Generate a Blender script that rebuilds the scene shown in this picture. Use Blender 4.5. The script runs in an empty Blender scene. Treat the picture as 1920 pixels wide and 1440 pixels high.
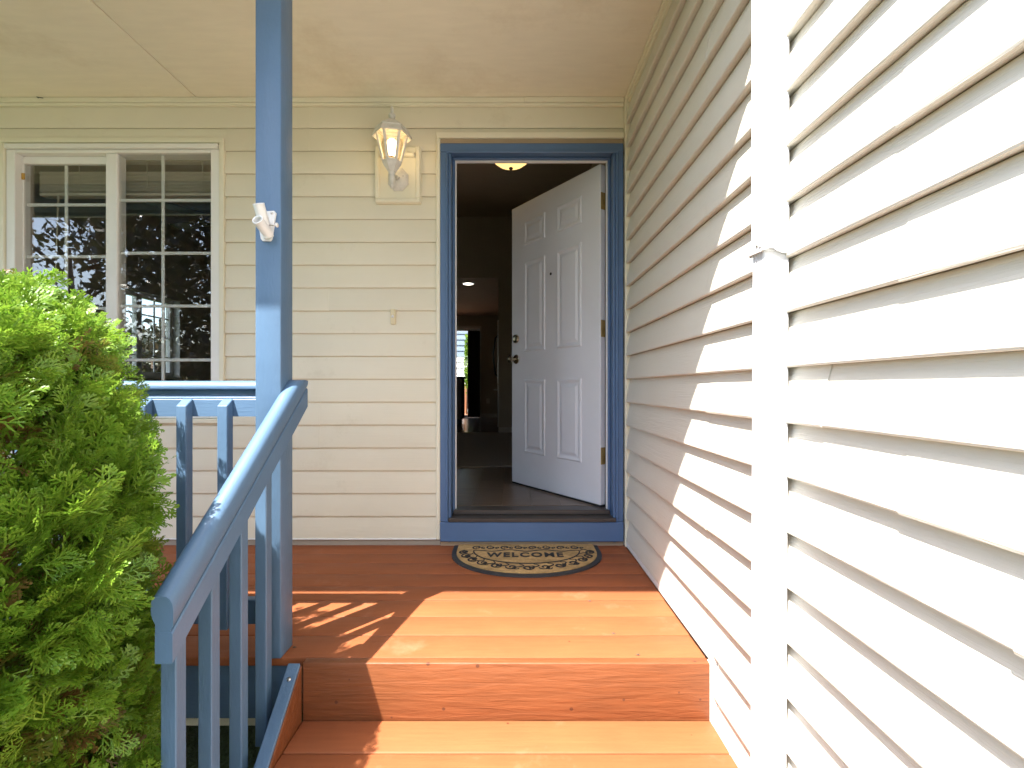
import bpy, bmesh, math, random
import numpy as np
from mathutils import Vector, Matrix
random.seed(7)
rng = np.random.default_rng(11)
R = math.radians
S = bpy.context.scene
COL = S.collection

# ------------------------------------------------------------------ camera, sky, sun, exposure
CAM_Z = 0.894
cd = bpy.data.cameras.new('camera')
cam = bpy.data.objects.new('camera', cd); COL.objects.link(cam)
cam.location = (0, 0, CAM_Z); cam.rotation_euler = (R(90), 0, 0)
cd.sensor_width = 36; cd.lens = 900 / 1920 * 36
cd.shift_x = 3 / 1920; cd.shift_y = 7 / 1920
cd.clip_start = 0.02; cd.clip_end = 900
S.camera = cam

SUN_DIR = Vector((0.40, 0.45, -1.0)).normalized()
w = bpy.data.worlds.new('World'); S.world = w; w.use_nodes = True
nt = w.node_tree
sky = nt.nodes.new('ShaderNodeTexSky'); sky.sky_type = 'NISHITA'; sky.sun_disc = False
sky.sun_elevation = math.asin(-SUN_DIR.z); sky.sun_rotation = math.atan2(-SUN_DIR.x, -SUN_DIR.y)
sky.air_density = 1.0; sky.dust_density = 1.6; sky.ozone_density = 0.8
nt.links.new(sky.outputs[0], nt.nodes['Background'].inputs[0])
nt.nodes['Background'].inputs[1].default_value = 0.13
sl = bpy.data.lights.new('sun', 'SUN'); sl.energy = 3.7; sl.angle = R(0.53); sl.color = (1, 0.95, 0.87)
so = bpy.data.objects.new('sun', sl); COL.objects.link(so)
so.rotation_euler = SUN_DIR.to_track_quat('-Z', 'Y').to_euler(); so.location = (-4, -5, 9)
S.view_settings.view_transform = 'Standard'; S.view_settings.look = 'None'
S.view_settings.gamma = 1; S.view_settings.use_curve_mapping = False
S.view_settings.exposure = 2.24
S.cycles.max_bounces = 10; S.cycles.diffuse_bounces = 6; S.cycles.transparent_max_bounces = 12
S.cycles.use_denoising = True
S.cycles.sample_clamp_indirect = 6

# ------------------------------------------------------------------ materials
def mat(name, base, rough=0.5, axis=None, mottle=0.06, mscale=3.0, bump=0.0, bscale=60.0, stretch=12.0,
        spec=0.5, rand=0.03, specks=None, metallic=0.0, stain=None, bdist=0.002, trans=0.0, streaks=0.0):
    m = bpy.data.materials.new(name); m.use_nodes = True
    n = m.node_tree.nodes; l = m.node_tree.links
    b = n['Principled BSDF']
    b.inputs['Roughness'].default_value = rough; b.inputs['Metallic'].default_value = metallic
    b.inputs['Specular IOR Level'].default_value = spec
    tc = n.new('ShaderNodeTexCoord'); geo = n.new('ShaderNodeNewGeometry')
    oi = n.new('ShaderNodeObjectInfo')
    # world-position coordinates plus a per-object offset so copies do not repeat
    add = n.new('ShaderNodeVectorMath'); add.operation = 'ADD'
    comb = n.new('ShaderNodeCombineXYZ')
    mul = n.new('ShaderNodeMath'); mul.operation = 'MULTIPLY'; mul.inputs[1].default_value = 37.0
    l.new(oi.outputs['Random'], mul.inputs[0])
    for k in range(3): l.new(mul.outputs[0], comb.inputs[k])
    l.new(tc.outputs['Object'], add.inputs[0]); l.new(comb.outputs[0], add.inputs[1])
    mp = n.new('ShaderNodeMapping')
    sc = [1, 1, 1]
    if axis is not None: sc = [stretch if k != axis else 1 for k in range(3)]
    mp.inputs['Scale'].default_value = sc
    l.new(add.outputs[0], mp.inputs['Vector'])
    nz = n.new('ShaderNodeTexNoise'); nz.inputs['Scale'].default_value = mscale; nz.inputs['Detail'].default_value = 6
    nz.inputs['Roughness'].default_value = 0.6
    l.new(add.outputs[0], nz.inputs['Vector'])
    hsv = n.new('ShaderNodeHueSaturation'); hsv.inputs['Color'].default_value = (*base, 1)
    mr = n.new('ShaderNodeMapRange'); mr.inputs['From Min'].default_value = 0.3; mr.inputs['From Max'].default_value = 0.7
    mr.inputs['To Min'].default_value = 1 - mottle; mr.inputs['To Max'].default_value = 1 + mottle
    l.new(nz.outputs['Fac'], mr.inputs['Value'])
    mr2 = n.new('ShaderNodeMapRange'); mr2.inputs['To Min'].default_value = 1 - rand; mr2.inputs['To Max'].default_value = 1 + rand
    l.new(oi.outputs['Random'], mr2.inputs['Value'])
    m2 = n.new('ShaderNodeMath'); m2.operation = 'MULTIPLY'
    l.new(mr.outputs[0], m2.inputs[0]); l.new(mr2.outputs[0], m2.inputs[1])
    l.new(m2.outputs[0], hsv.inputs['Value'])
    col = hsv.outputs['Color']
    if streaks:
        ns = n.new('ShaderNodeTexNoise'); ns.inputs['Scale'].default_value = 6; ns.inputs['Detail'].default_value = 4
        l.new(mp.outputs[0], ns.inputs['Vector'])
        mrs = n.new('ShaderNodeMapRange'); mrs.inputs['From Min'].default_value = 0.35; mrs.inputs['From Max'].default_value = 0.7
        mrs.inputs['To Min'].default_value = 1 - streaks; mrs.inputs['To Max'].default_value = 1 + streaks * .6
        l.new(ns.outputs['Fac'], mrs.inputs['Value'])
        h2 = n.new('ShaderNodeHueSaturation'); l.new(col, h2.inputs['Color']); l.new(mrs.outputs[0], h2.inputs['Value'])
        col = h2.outputs['Color']
    if stain:
        scol, slo, shi, ssc = stain
        n3 = n.new('ShaderNodeTexNoise'); n3.inputs['Scale'].default_value = ssc; n3.inputs['Detail'].default_value = 8
        n3.inputs['Roughness'].default_value = 0.7
        l.new(add.outputs[0], n3.inputs['Vector'])
        rr = n.new('ShaderNodeMapRange'); rr.inputs['From Min'].default_value = slo; rr.inputs['From Max'].default_value = shi
        l.new(n3.outputs['Fac'], rr.inputs['Value'])
        mx = n.new('ShaderNodeMix'); mx.data_type = 'RGBA'
        l.new(rr.outputs[0], mx.inputs['Factor']); l.new(col, mx.inputs['A']); mx.inputs['B'].default_value = (*scol, 1)
        col = mx.outputs['Result']
    hgt = None
    if specks:
        scol, ssc, thr = specks
        vo = n.new('ShaderNodeTexVoronoi'); vo.inputs['Scale'].default_value = ssc; vo.feature = 'F1'
        l.new(add.outputs[0], vo.inputs['Vector'])
        ls = n.new('ShaderNodeMath'); ls.operation = 'LESS_THAN'; ls.inputs[1].default_value = thr
        l.new(vo.outputs['Distance'], ls.inputs[0])
        # only some cells carry a speck
        sep = n.new('ShaderNodeSeparateColor'); l.new(vo.outputs['Color'], sep.inputs[0])
        g2 = n.new('ShaderNodeMath'); g2.operation = 'GREATER_THAN'; g2.inputs[1].default_value = 0.62
        l.new(sep.outputs[0], g2.inputs[0])
        an = n.new('ShaderNodeMath'); an.operation = 'MULTIPLY'
        l.new(ls.outputs[0], an.inputs[0]); l.new(g2.outputs[0], an.inputs[1])
        mx2 = n.new('ShaderNodeMix'); mx2.data_type = 'RGBA'
        l.new(an.outputs[0], mx2.inputs['Factor']); l.new(col, mx2.inputs['A']); mx2.inputs['B'].default_value = (*scol, 1)
        col = mx2.outputs['Result']
    l.new(col, b.inputs['Base Color'])
    if bump:
        nb = n.new('ShaderNodeTexNoise'); nb.inputs['Scale'].default_value = bscale; nb.inputs['Detail'].default_value = 5
        nb.inputs['Distortion'].default_value = 0.4
        l.new(mp.outputs[0] if axis is not None else add.outputs[0], nb.inputs['Vector'])
        bp = n.new('ShaderNodeBump'); bp.inputs['Strength'].default_value = bump; bp.inputs['Distance'].default_value = bdist
        l.new(nb.outputs['Fac'], bp.inputs['Height']); l.new(bp.outputs[0], b.inputs['Normal'])
    return m

def emit(name, c, s):
    m = bpy.data.materials.new(name); m.use_nodes = True
    b = m.node_tree.nodes['Principled BSDF']
    b.inputs['Base Color'].default_value = (*c, 1)
    b.inputs['Emission Color'].default_value = (*c, 1); b.inputs['Emission Strength'].default_value = s
    return m

def glass(name, tint=(1, 1, 1), r0=0.10):
    m = bpy.data.materials.new(name); m.use_nodes = True
    n = m.node_tree.nodes; l = m.node_tree.links; n.clear()
    o = n.new('ShaderNodeOutputMaterial'); mx = n.new('ShaderNodeMixShader')
    t = n.new('ShaderNodeBsdfTransparent'); t.inputs[0].default_value = (*tint, 1)
    g = n.new('ShaderNodeBsdfGlossy'); g.inputs['Roughness'].default_value = 0.0
    nz = n.new('ShaderNodeTexNoise'); nz.inputs['Scale'].default_value = 2.2; nz.inputs['Detail'].default_value = 1
    bp = n.new('ShaderNodeBump'); bp.inputs['Strength'].default_value = 0.02; bp.inputs['Distance'].default_value = 0.006
    tc = n.new('ShaderNodeTexCoord'); l.new(tc.outputs['Object'], nz.inputs['Vector'])
    l.new(nz.outputs['Fac'], bp.inputs['Height']); l.new(bp.outputs[0], g.inputs['Normal'])
    ge = n.new('ShaderNodeNewGeometry'); dt = n.new('ShaderNodeVectorMath'); dt.operation = 'DOT_PRODUCT'
    l.new(ge.outputs['Normal'], dt.inputs[0]); l.new(ge.outputs['Incoming'], dt.inputs[1])
    def mth(op, x, y):
        k = n.new('ShaderNodeMath'); k.operation = op
        for i, v in enumerate((x, y)):
            if isinstance(v, (int, float)): k.inputs[i].default_value = v
            elif v is not None: l.new(v, k.inputs[i])
        return k.outputs[0]
    c = mth('ABSOLUTE', dt.outputs['Value'], None)
    pw = mth('POWER', mth('SUBTRACT', 1.0, c), 5.0)
    l.new(mth('ADD', mth('MULTIPLY', pw, 1 - r0), r0), mx.inputs[0])
    l.new(t.outputs[0], mx.inputs[1]); l.new(g.outputs[0], mx.inputs[2]); l.new(mx.outputs[0], o.inputs[0])
    return m

def foliage_mat(name, c1, c2, brown, tr=0.42):
    m = bpy.data.materials.new(name); m.use_nodes = True
    n = m.node_tree.nodes; l = m.node_tree.links
    b = n['Principled BSDF']; out = n['Material Output']
    at = n.new('ShaderNodeAttribute'); at.attribute_name = 'tint'
    geo = n.new('ShaderNodeNewGeometry')
    oi = n.new('ShaderNodeObjectInfo')
    mxr = n.new('ShaderNodeMix'); mxr.data_type = 'RGBA'
    mxr.inputs['A'].default_value = (*c1, 1); mxr.inputs['B'].default_value = (*c2, 1)
    l.new(geo.outputs['Random Per Island'], mxr.inputs['Factor'])
    mb = n.new('ShaderNodeMix'); mb.data_type = 'RGBA'; mb.inputs['B'].default_value = (*brown, 1)
    st = n.new('ShaderNodeMapRange'); st.inputs['From Min'].default_value = .8; st.inputs['From Max'].default_value = .95
    l.new(at.outputs['Fac'], st.inputs['Value'])
    l.new(st.outputs[0], mb.inputs['Factor']); l.new(mxr.outputs['Result'], mb.inputs['A'])
    l.new(mb.outputs['Result'], b.inputs['Base Color'])
    b.inputs['Roughness'].default_value = 0.38; b.inputs['Specular IOR Level'].default_value = 0.55
    t = n.new('ShaderNodeBsdfTranslucent'); l.new(mb.outputs['Result'], t.inputs[0])
    ms = n.new('ShaderNodeMixShader'); ms.inputs[0].default_value = tr
    l.new(b.outputs[0], ms.inputs[1]); l.new(t.outputs[0], ms.inputs[2]); l.new(ms.outputs[0], out.inputs[0])
    return m

SIDC = (0.77, 0.72, 0.575)
M = {}
M['siding_x'] = mat('siding_cream_x', SIDC, .5, axis=0, mottle=.03, mscale=2, bump=.25, bscale=9, stretch=22, rand=.02, stain=((.50, .44, .30), .60, .95, 2.5))
M['siding_y'] = mat('siding_cream_y', (0.69, 0.655, 0.575), .5, axis=1, mottle=.02, mscale=2, bump=.9, bscale=8, stretch=26, rand=.015, stain=((.55, .50, .42), .66, .9, 3.2))
M['trim'] = mat('vinyl_trim', (.80, .76, .60), .45, mottle=.03, bump=.05, bscale=30, rand=.02)
M['white_trim'] = mat('white_vinyl', (.80, .80, .79), .4, mottle=.03, bump=.03, bscale=30)
M['downspout'] = mat('downspout_white', (.70, .70, .71), .35, mottle=.02, bump=.03, bscale=12, stain=((.6, .57, .5), .68, .9, 6))
M['win_frame'] = mat('window_vinyl', (.82, .81, .77), .4, mottle=.04, bump=.03)
M['ceiling'] = mat('ceiling_tan_paint', (.84, .78, .64), .7, axis=0, mottle=.04, mscale=1.2, bump=.45, bscale=30, stretch=5, bdist=.001, streaks=.03, stain=((.66, .57, .42), .56, .85, 1.6))
BLUE = (.092, .165, .270)
M['blue'] = mat('blue_paint', BLUE, .42, mottle=.05, mscale=5, bump=.25, bscale=70, rand=.03)
M['blue_x'] = mat('blue_paint_grain_x', BLUE, .42, axis=0, mottle=.06, mscale=5, bump=.5, bscale=14, stretch=10, rand=.02, stain=((.30, .38, .47), .66, .8, 30))
M['blue_z'] = mat('blue_paint_grain_z', BLUE, .42, axis=2, mottle=.06, mscale=7, bump=.6, bscale=30, stretch=4, rand=.03, stain=((.32, .40, .50), .70, .80, 26))
M['blue_door'] = mat('blue_door_trim', (.085, .158, .300), .42, axis=0, mottle=.05, mscale=4, bump=.35, bscale=20, stretch=6, rand=.02)
DECK = (.305, .096, .036)
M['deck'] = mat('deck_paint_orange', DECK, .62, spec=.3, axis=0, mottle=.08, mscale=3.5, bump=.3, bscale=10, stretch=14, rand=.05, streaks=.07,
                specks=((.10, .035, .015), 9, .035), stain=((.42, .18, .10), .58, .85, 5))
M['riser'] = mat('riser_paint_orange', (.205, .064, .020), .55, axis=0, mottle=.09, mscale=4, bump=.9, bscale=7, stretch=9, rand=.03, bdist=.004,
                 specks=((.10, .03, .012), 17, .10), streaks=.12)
M['tan_wood'] = mat('tan_wood_strip', (.42, .31, .20), .6, axis=0, mottle=.1, bump=.3, bscale=10)
M['door'] = mat('door_white_paint', (.71, .725, .76), .38, axis=2, mottle=.025, bump=.12, bscale=16, stretch=10, rand=0)
M['brass'] = mat('aged_brass', (.36, .26, .10), .42, metallic=.35, mottle=.2, mscale=20)
M['steel'] = mat('brushed_steel', (.62, .60, .56), .3, metallic=1.0, mottle=.05)
M['nickel'] = mat('satin_nickel', (.55, .48, .36), .22, metallic=1.0, mottle=.05)
M['dark'] = mat('dark_rubber', (.02, .02, .021), .6, mottle=.2, bump=.3, bscale=80)
M['threshold'] = mat('dark_threshold', (.055, .047, .042), .35, axis=0, mottle=.2, bump=.2, bscale=12)
M['coir'] = mat('coir', (.48, .31, .125), .95, axis=0, mottle=.25, mscale=60, bump=1.0, bscale=90, stretch=3, bdist=.004, streaks=.25)
M['mat_black'] = mat('mat_black_print', (.022, .022, .024), .8, mottle=.25, mscale=60, bump=.6, bscale=120)
M['mat_rim'] = mat('mat_rubber_rim', (.035, .037, .04), .6, mottle=.25, mscale=20, bump=.5, bscale=120)
M['bracket'] = mat('bracket_white_enamel', (.80, .80, .79), .3, mottle=.02)
M['lantern'] = mat('lantern_white_metal', (.70, .68, .63), .42, mottle=.1, mscale=30, bump=.25, bscale=60, stain=((.42, .40, .36), .60, .75, 45))
M['bulb'] = emit('bulb_warm', (1, .74, .40), 2.2)
M['dome'] = emit('dome_warm', (1, .62, .20), .42)
M['recess'] = emit('recess_white', (1, .92, .78), 1.2)
M['glass'] = glass('window_glass', (.96, .97, .965), .10)
M['lamp_glass'] = glass('lamp_glass', (.97, .93, .85), .03)
M['wall_in'] = mat('interior_wall_paint', (.42, .345, .255), .8, mottle=.03, bump=.1, bscale=60, rand=0)
M['ceil_in'] = mat('interior_ceiling_paint', (.42, .33, .23), .85, mottle=.03, bump=.2, bscale=90, rand=0)
M['plank'] = mat('interior_plank', (.15, .105, .072), .32, axis=0, mottle=.12, mscale=6, bump=.1, bscale=10, stretch=10, rand=.22, streaks=.25)
M['carpet'] = mat('carpet', (.26, .215, .165), .95, mottle=.2, mscale=90, bump=1, bscale=140, bdist=.006)
M['kfloor'] = mat('kitchen_floor', (.16, .12, .09), .22, axis=1, mottle=.12, mscale=5, bump=.05, rand=.1, streaks=.2)
M['baseboard'] = mat('baseboard_white', (.55, .50, .42), .5, mottle=.03)
M['cabinet'] = mat('cabinet_wood', (.10, .058, .03), .5, axis=2, mottle=.1, streaks=.2)
M['blind_dark'] = mat('dark_curtain', (.026, .020, .017), .9, axis=2, mottle=.15, bump=.3, streaks=.2)
M['blind_slat'] = mat('blind_slat_cream', (.52, .47, .36), .55, mottle=.04)
M['fan'] = mat('fan_blade_wood', (.09, .06, .04), .4, axis=0, mottle=.1)
M['black'] = mat('black_metal', (.012, .012, .012), .4, mottle=.1)
M['nb_blue'] = mat('neighbour_siding_blue', (.21, .27, .34), .55, axis=0, mottle=.04)
M['nb_white'] = mat('neighbour_siding_white', (.78, .77, .74), .5, axis=0, mottle=.03)
M['rail_wood'] = mat('cedar_rail', (.36, .16, .08), .6, axis=2, mottle=.15, streaks=.15)
M['roof'] = mat('roof_shingle', (.09, .085, .08), .9, mottle=.25, mscale=30, bump=.8, bscale=60, rand=.15)
M['concrete'] = mat('concrete_path', (.17, .16, .145), .85, mottle=.12, mscale=4, bump=.4, bscale=120, stain=((.11, .105, .09), .55, .8, 2))
M['lawn'] = mat('lawn_ground', (.075, .11, .032), .95, mottle=.4, mscale=2.5, bump=1, bscale=60, bdist=.03, stain=((.12, .10, .05), .55, .8, 1.3))
M['mulch'] = mat('bark_mulch', (.085, .05, .03), .95, mottle=.4, mscale=40, bump=1, bscale=50, bdist=.02)
M['bark'] = mat('bark', (.10, .07, .05), .9, axis=2, mottle=.3, bump=.8, bscale=20, bdist=.01)
M['twig'] = mat('twig', (.20, .115, .06), .85, axis=2, mottle=.3, bump=.5, bscale=30)
M['foliage'] = foliage_mat('arborvitae_green', (.135, .285, .022), (.27, .42, .045), (.20, .12, .035))
M['foliage_tree'] = foliage_mat('tree_leaf', (.035, .045, .018), (.07, .055, .03), (.12, .05, .03))
M['foundation'] = mat('foundation_tan', (.36, .31, .25), .8, mottle=.08, bump=.4, bscale=60)
M['outlet'] = mat('outlet_plastic', (.60, .54, .44), .4, mottle=.02)
M['bell'] = mat('doorbell_cream', (.72, .64, .42), .4, mottle=.05)
M['yellow'] = mat('yellow_tab', (.50, .28, .05), .5)
M['leaf_big'] = mat('broad_leaf', (.12, .22, .03), .5, mottle=.2, mscale=8)

# ------------------------------------------------------------------ builders
WLOC = {}
def link(o): COL.objects.link(o); return o
def empty(name, loc, label=None, cat=None, group=None, kind=None):
    o = bpy.data.objects.new(name, None); o.empty_display_size = .1; link(o); o.location = loc
    WLOC[o.name] = Vector(loc); tag(o, label, cat, group, kind); return o
def tag(o, label=None, cat=None, group=None, kind=None):
    if label: o['label'] = label
    if cat: o['category'] = cat
    if group: o['group'] = group
    if kind: o['kind'] = kind
    return o
def mesh_obj(name, verts, faces, material, parent=None, smooth=False, origin=None):
    """verts in world coordinates; origin set to the centre of the bounding box"""
    V = np.array(verts, dtype=float).reshape(-1, 3)
    c = (V.min(0) + V.max(0)) / 2 if origin is None else np.array(origin, float)
    me = bpy.data.meshes.new(name)
    me.from_pydata((V - c).tolist(), [], faces); me.update()
    if material is not None: me.materials.append(material)
    if smooth: me.polygons.foreach_set('use_smooth', [True] * len(me.polygons))
    o = bpy.data.objects.new(name, me); link(o)
    place(o, Vector(c), parent); return o
def place(o, wl, parent):
    if parent is not None:
        o.parent = parent; o.location = wl - WLOC[parent.name]
    else: o.location = wl
    WLOC[o.name] = Vector(wl)
def bm_obj(name, bm, material, parent=None, smooth=False, origin=None):
    bmesh.ops.recalc_face_normals(bm, faces=bm.faces[:])
    bm.verts.index_update()
    v = [tuple(x.co) for x in bm.verts]; f = [[y.index for y in x.verts] for x in bm.faces]
    bm.free()
    return mesh_obj(name, v, f, material, parent, smooth, origin)
def bm_box(bm, x0, x1, y0, y1, z0, z1, bev=0.0, seg=1):
    vs = [bm.verts.new((x, y, z)) for x in (x0, x1) for y in (y0, y1) for z in (z0, z1)]
    fs = [(0, 1, 3, 2), (4, 6, 7, 5), (0, 4, 5, 1), (2, 3, 7, 6), (0, 2, 6, 4), (1, 5, 7, 3)]
    F = [bm.faces.new([vs[i] for i in f]) for f in fs]
    if bev:
        es = list({e for f in F for e in f.edges})
        bmesh.ops.bevel(bm, geom=es, offset=bev, segments=seg, profile=.5, affect='EDGES')
def box(name, x0, x1, y0, y1, z0, z1, m, parent=None, bev=0.002, seg=1):
    bm = bmesh.new(); bm_box(bm, x0, x1, y0, y1, z0, z1, bev, seg)
    return bm_obj(name, bm, m, parent)
def bm_extrude(bm, prof, place_fn, t0, t1, caps=True):
    """prof: 2-D outline; place_fn(t, a, b) -> xyz; swept from t0 to t1"""
    A = [bm.verts.new(place_fn(t0, a, b)) for a, b in prof]
    B = [bm.verts.new(place_fn(t1, a, b)) for a, b in prof]
    n = len(prof)
    for i in range(n): bm.faces.new((A[i], A[(i + 1) % n], B[(i + 1) % n], B[i]))
    if caps: bm.faces.new(A[::-1]); bm.faces.new(B)
def extrude(name, prof, fn, t0, t1, m, parent=None, smooth=False):
    bm = bmesh.new(); bm_extrude(bm, prof, fn, t0, t1)
    return bm_obj(name, bm, m, parent, smooth)
def frame_basis(d):
    d = Vector(d).normalized(); u = d.orthogonal().normalized(); v = d.cross(u); return d, u, v
def bm_tube(bm, pts, radii, seg=8, cap=True):
    rings = []
    for i, p in enumerate(pts):
        d = Vector(pts[min(i + 1, len(pts) - 1)]) - Vector(pts[max(i - 1, 0)])
        _, u, v = frame_basis(d)
        if rings:
            pu = rings[-1][1]; u = (pu - pu.project(d.normalized()))
            u = u.normalized() if u.length > 1e-6 else frame_basis(d)[1]; v = d.normalized().cross(u)
        r = radii[i] if hasattr(radii, '__len__') else radii
        rings.append(([bm.verts.new(Vector(p) + r * (math.cos(2 * math.pi * k / seg) * u + math.sin(2 * math.pi * k / seg) * v)) for k in range(seg)], u))
    for (a, _), (b, _) in zip(rings, rings[1:]):
        for k in range(seg): bm.faces.new((a[k], a[(k + 1) % seg], b[(k + 1) % seg], b[k]))
    if cap: bm.faces.new(rings[0][0][::-1]); bm.faces.new(rings[-1][0])
def tube(name, pts, radii, m, parent=None, seg=8, smooth=True):
    bm = bmesh.new(); bm_tube(bm, pts, radii, seg); return bm_obj(name, bm, m, parent, smooth)
def bm_lathe(bm, prof, origin, axis=(0, 0, 1), seg=16, rot=0.0, close=True):
    """prof: list of (radius, height) along axis"""
    d, u, v = frame_basis(axis)
    if abs(d.z) > .99: u = Vector((1, 0, 0)); v = d.cross(u)
    O = Vector(origin); rings = []
    for r, h in prof:
        r = max(r, 1e-4)
        rings.append([bm.verts.new(O + d * h + r * (math.cos(rot + 2 * math.pi * k / seg) * u + math.sin(rot + 2 * math.pi * k / seg) * v)) for k in range(seg)])
    for a, b in zip(rings, rings[1:]):
        for k in range(seg): bm.faces.new((a[k], a[(k + 1) % seg], b[(k + 1) % seg], b[k]))
    if close: bm.faces.new(rings[0][::-1]); bm.faces.new(rings[-1])
def lathe(name, prof, origin, m, parent=None, axis=(0, 0, 1), seg=16, smooth=True, rot=0.0):
    bm = bmesh.new(); bm_lathe(bm, prof, origin, axis, seg, rot); return bm_obj(name, bm, m, parent, smooth)
def smooth_by_angle(o, a=35):
    me = o.data
    me.polygons.foreach_set('use_smooth', [True] * len(me.polygons))
    bm = bmesh.new(); bm.from_mesh(me)
    for e in bm.edges:
        if len(e.link_faces) == 2 and e.calc_face_angle(0) > R(a): e.smooth = False
    bm.to_mesh(me); bm.free()
    return o

# ------------------------------------------------------------------ dimensions (metres, deck top z = 0, camera looks along +Y)
W = 2.741          # face of the front wall's sheathing
XR = 0.676         # face of the side wall's sheathing
GZ = -0.54         # ground
PITCH = 0.1298; Z0 = 0.034
FLOOR = 0.19       # interior floor

def free_slabs(x0, x1, za, zb, holes):
    """rectangles of [x0,x1]x[za,zb] left free by holes, merged along x"""
    xs = sorted({x0, x1} | {min(max(h[k], x0), x1) for h in holes for k in (0, 1)})
    slabs = []
    for a, b in zip(xs, xs[1:]):
        if b - a < 1e-5: continue
        mid = (a + b) / 2; segs = [(za, zb)]
        for hx0, hx1, hz0, hz1 in holes:
            if hx0 < mid < hx1:
                new = []
                for s0, s1 in segs:
                    if hz1 <= s0 or hz0 >= s1: new.append((s0, s1)); continue
                    if hz0 > s0: new.append((s0, hz0))
                    if hz1 < s1: new.append((hz1, s1))
                segs = new
        slabs.append([a, b, segs])
    out = []
    for s in slabs:
        if out and out[-1][2] == s[2] and abs(out[-1][1] - s[0]) < 1e-6: out[-1][1] = s[1]
        else: out.append(s)
    return [(a, b, s0, s1) for a, b, ss in out for s0, s1 in ss if s1 - s0 > .004]

LIP = 0.0195; TOP = 0.0035
def board_profile(zc, za, zb, LIP=LIP):
    """clapboard cross-section (outward, z) of the course starting at zc, clipped to za..zb"""
    def o(z): return LIP + (TOP - LIP) * min(1, max(0, (z - zc - .009) / (PITCH - .009)))
    if za <= zc + 1e-4:
        p = [(0, za + .004), (LIP - .005, za - .001), (LIP - .0012, za + .0006), (LIP, za + .0035), (LIP, za + .009)]
    else: p = [(0, za), (o(za), za)]
    zs = [z for z in (zc + .03, zc + .05, zc + .07, zc + .09, zc + .11) if za + .012 < z < zb - .004]
    bow = lambda z: .0026 * math.sin(math.pi * min(1, max(0, (z - zc) / PITCH)))
    return p + [(o(z) + bow(z), z) for z in zs] + [(o(zb), zb), (0, zb)]
def siding(parent, axis, a0, a1, ztop, holes, seams, material, face, n0=0, jit=0.0, lip=LIP):
    k = n0
    while Z0 + k * PITCH < ztop - .01:
        zc = Z0 + k * PITCH; zt = min(zc + PITCH, ztop)
        for s0, s1, za, zb in free_slabs(a0, a1, zc, zt, holes):
            cuts = [s for s in seams.get(k, []) if s0 + .05 < s < s1 - .05]
            ends = [s0] + cuts + [s1]
            for i, (b0, b1) in enumerate(zip(ends, ends[1:])):
                over = .0016 if i % 2 == 0 and cuts else 0
                b1e = b1 + (.018 if over and i < len(ends) - 2 else 0)
                pr = board_profile(zc, za, zb, lip)
                pr = [(p + (over if j not in (0, len(pr) - 1) else 0), z - (over * .8 if j in (1, 2) else 0)) for j, (p, z) in enumerate(pr)]
                j = random.uniform(-1, 1) * jit
                if axis == 0: fn = lambda t, o_, z_: (t, face - o_, z_ + j)
                else: fn = lambda t, o_, z_: (face - o_, t, z_ + j)
                o = extrude('siding_board', pr, fn, b0 + (.0008 if i else .0001), b1e - (.0008 if b1 in cuts else .0001), material, parent)
        k += 1

def sheathing(name, parent, holes, x0, x1, z0, z1, ya, yb, m):
    bm = bmesh.new()
    for a, b, c, d in free_slabs(x0, x1, z0, z1, holes): bm_box(bm, a, b, ya, yb, c, d)
    return bm_obj(name, bm, m, parent)

# ================================================================== GROUND
def sheet(name, x0, x1, y0, y1, z, m, th=.06):
    o = box(name, x0, x1, y0, y1, z - th, z, m, None, 0); tag(o, kind='structure'); return o
sheet('ground', -300, 300, -300, 300, GZ - .012, M['lawn'], .3)
sheet('planting_bed', -4.2, -.80, -.4, 1.60, GZ - .004, M['mulch'], .05)
sheet('concrete_path', -.74, .60, -9, .985, GZ, M['concrete'], .05)
sheet('street', -300, 300, -16.5, -9.2, GZ - .006, mat('asphalt', (.055, .055, .057), .9, mottle=.2, mscale=20, bump=.5, bscale=100), .05)

# ================================================================== FRONT WALL (siding, window, door frame, door)
fw = empty('front_wall', (0, W, 0), 'cream clapboard house wall facing the porch, holding the white window and blue door frame', 'wall', kind='thing')
WIN = (-2.893, -1.620, 0.690, 2.311)      # outer edges of the window's vinyl surround
DOOR = (-0.420, 0.645, -0.2, 2.341)       # outer edges of the door surround
BLK = (-0.765, -0.505, 1.934, 2.257)      # lantern mounting block
HOLES = [WIN, DOOR]
siding(fw, 0, -4.6, 0.643, 2.492, HOLES,
       {18: [-1.160], 17: [-1.160], 4: [-1.100], 5: [-1.100], 10: [-1.05]}, M['siding_x'], W - .0005, lip=.0165)
sheathing('wall_sheathing', fw, [(-2.845, -1.665, .735, 2.265), (-.352, .597, -.3, 2.262)], -4.6, .676, GZ - .1, 3.6, W, W + .13, M['wall_in'])
box('foundation_strip', -4.6, -.398, W - .012, W - .001, -.03, .032, M['foundation'], fw)
box('starter_strip', -4.6, -.4225, W - .0225, W - .001, .0325, .040, M['white_trim'], fw, .001)
# the frieze under the ceiling: two strips butted with a seam
for a, b, o_ in ((-4.6, .078, 0), (.079, .643, .003)):
    box('frieze_strip', a, b, W - .024 - o_, W - .001, 2.512, 2.5395, M['trim'], fw, .002)
box('frieze_channel', -4.6, .643, W - .0215, W - .001, 2.4935, 2.5105, M['trim'], fw, .002)
box('corner_trim', .6445, .6755, 2.690, W - .001, .0, 2.54, M['trim'], fw, .003)

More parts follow.
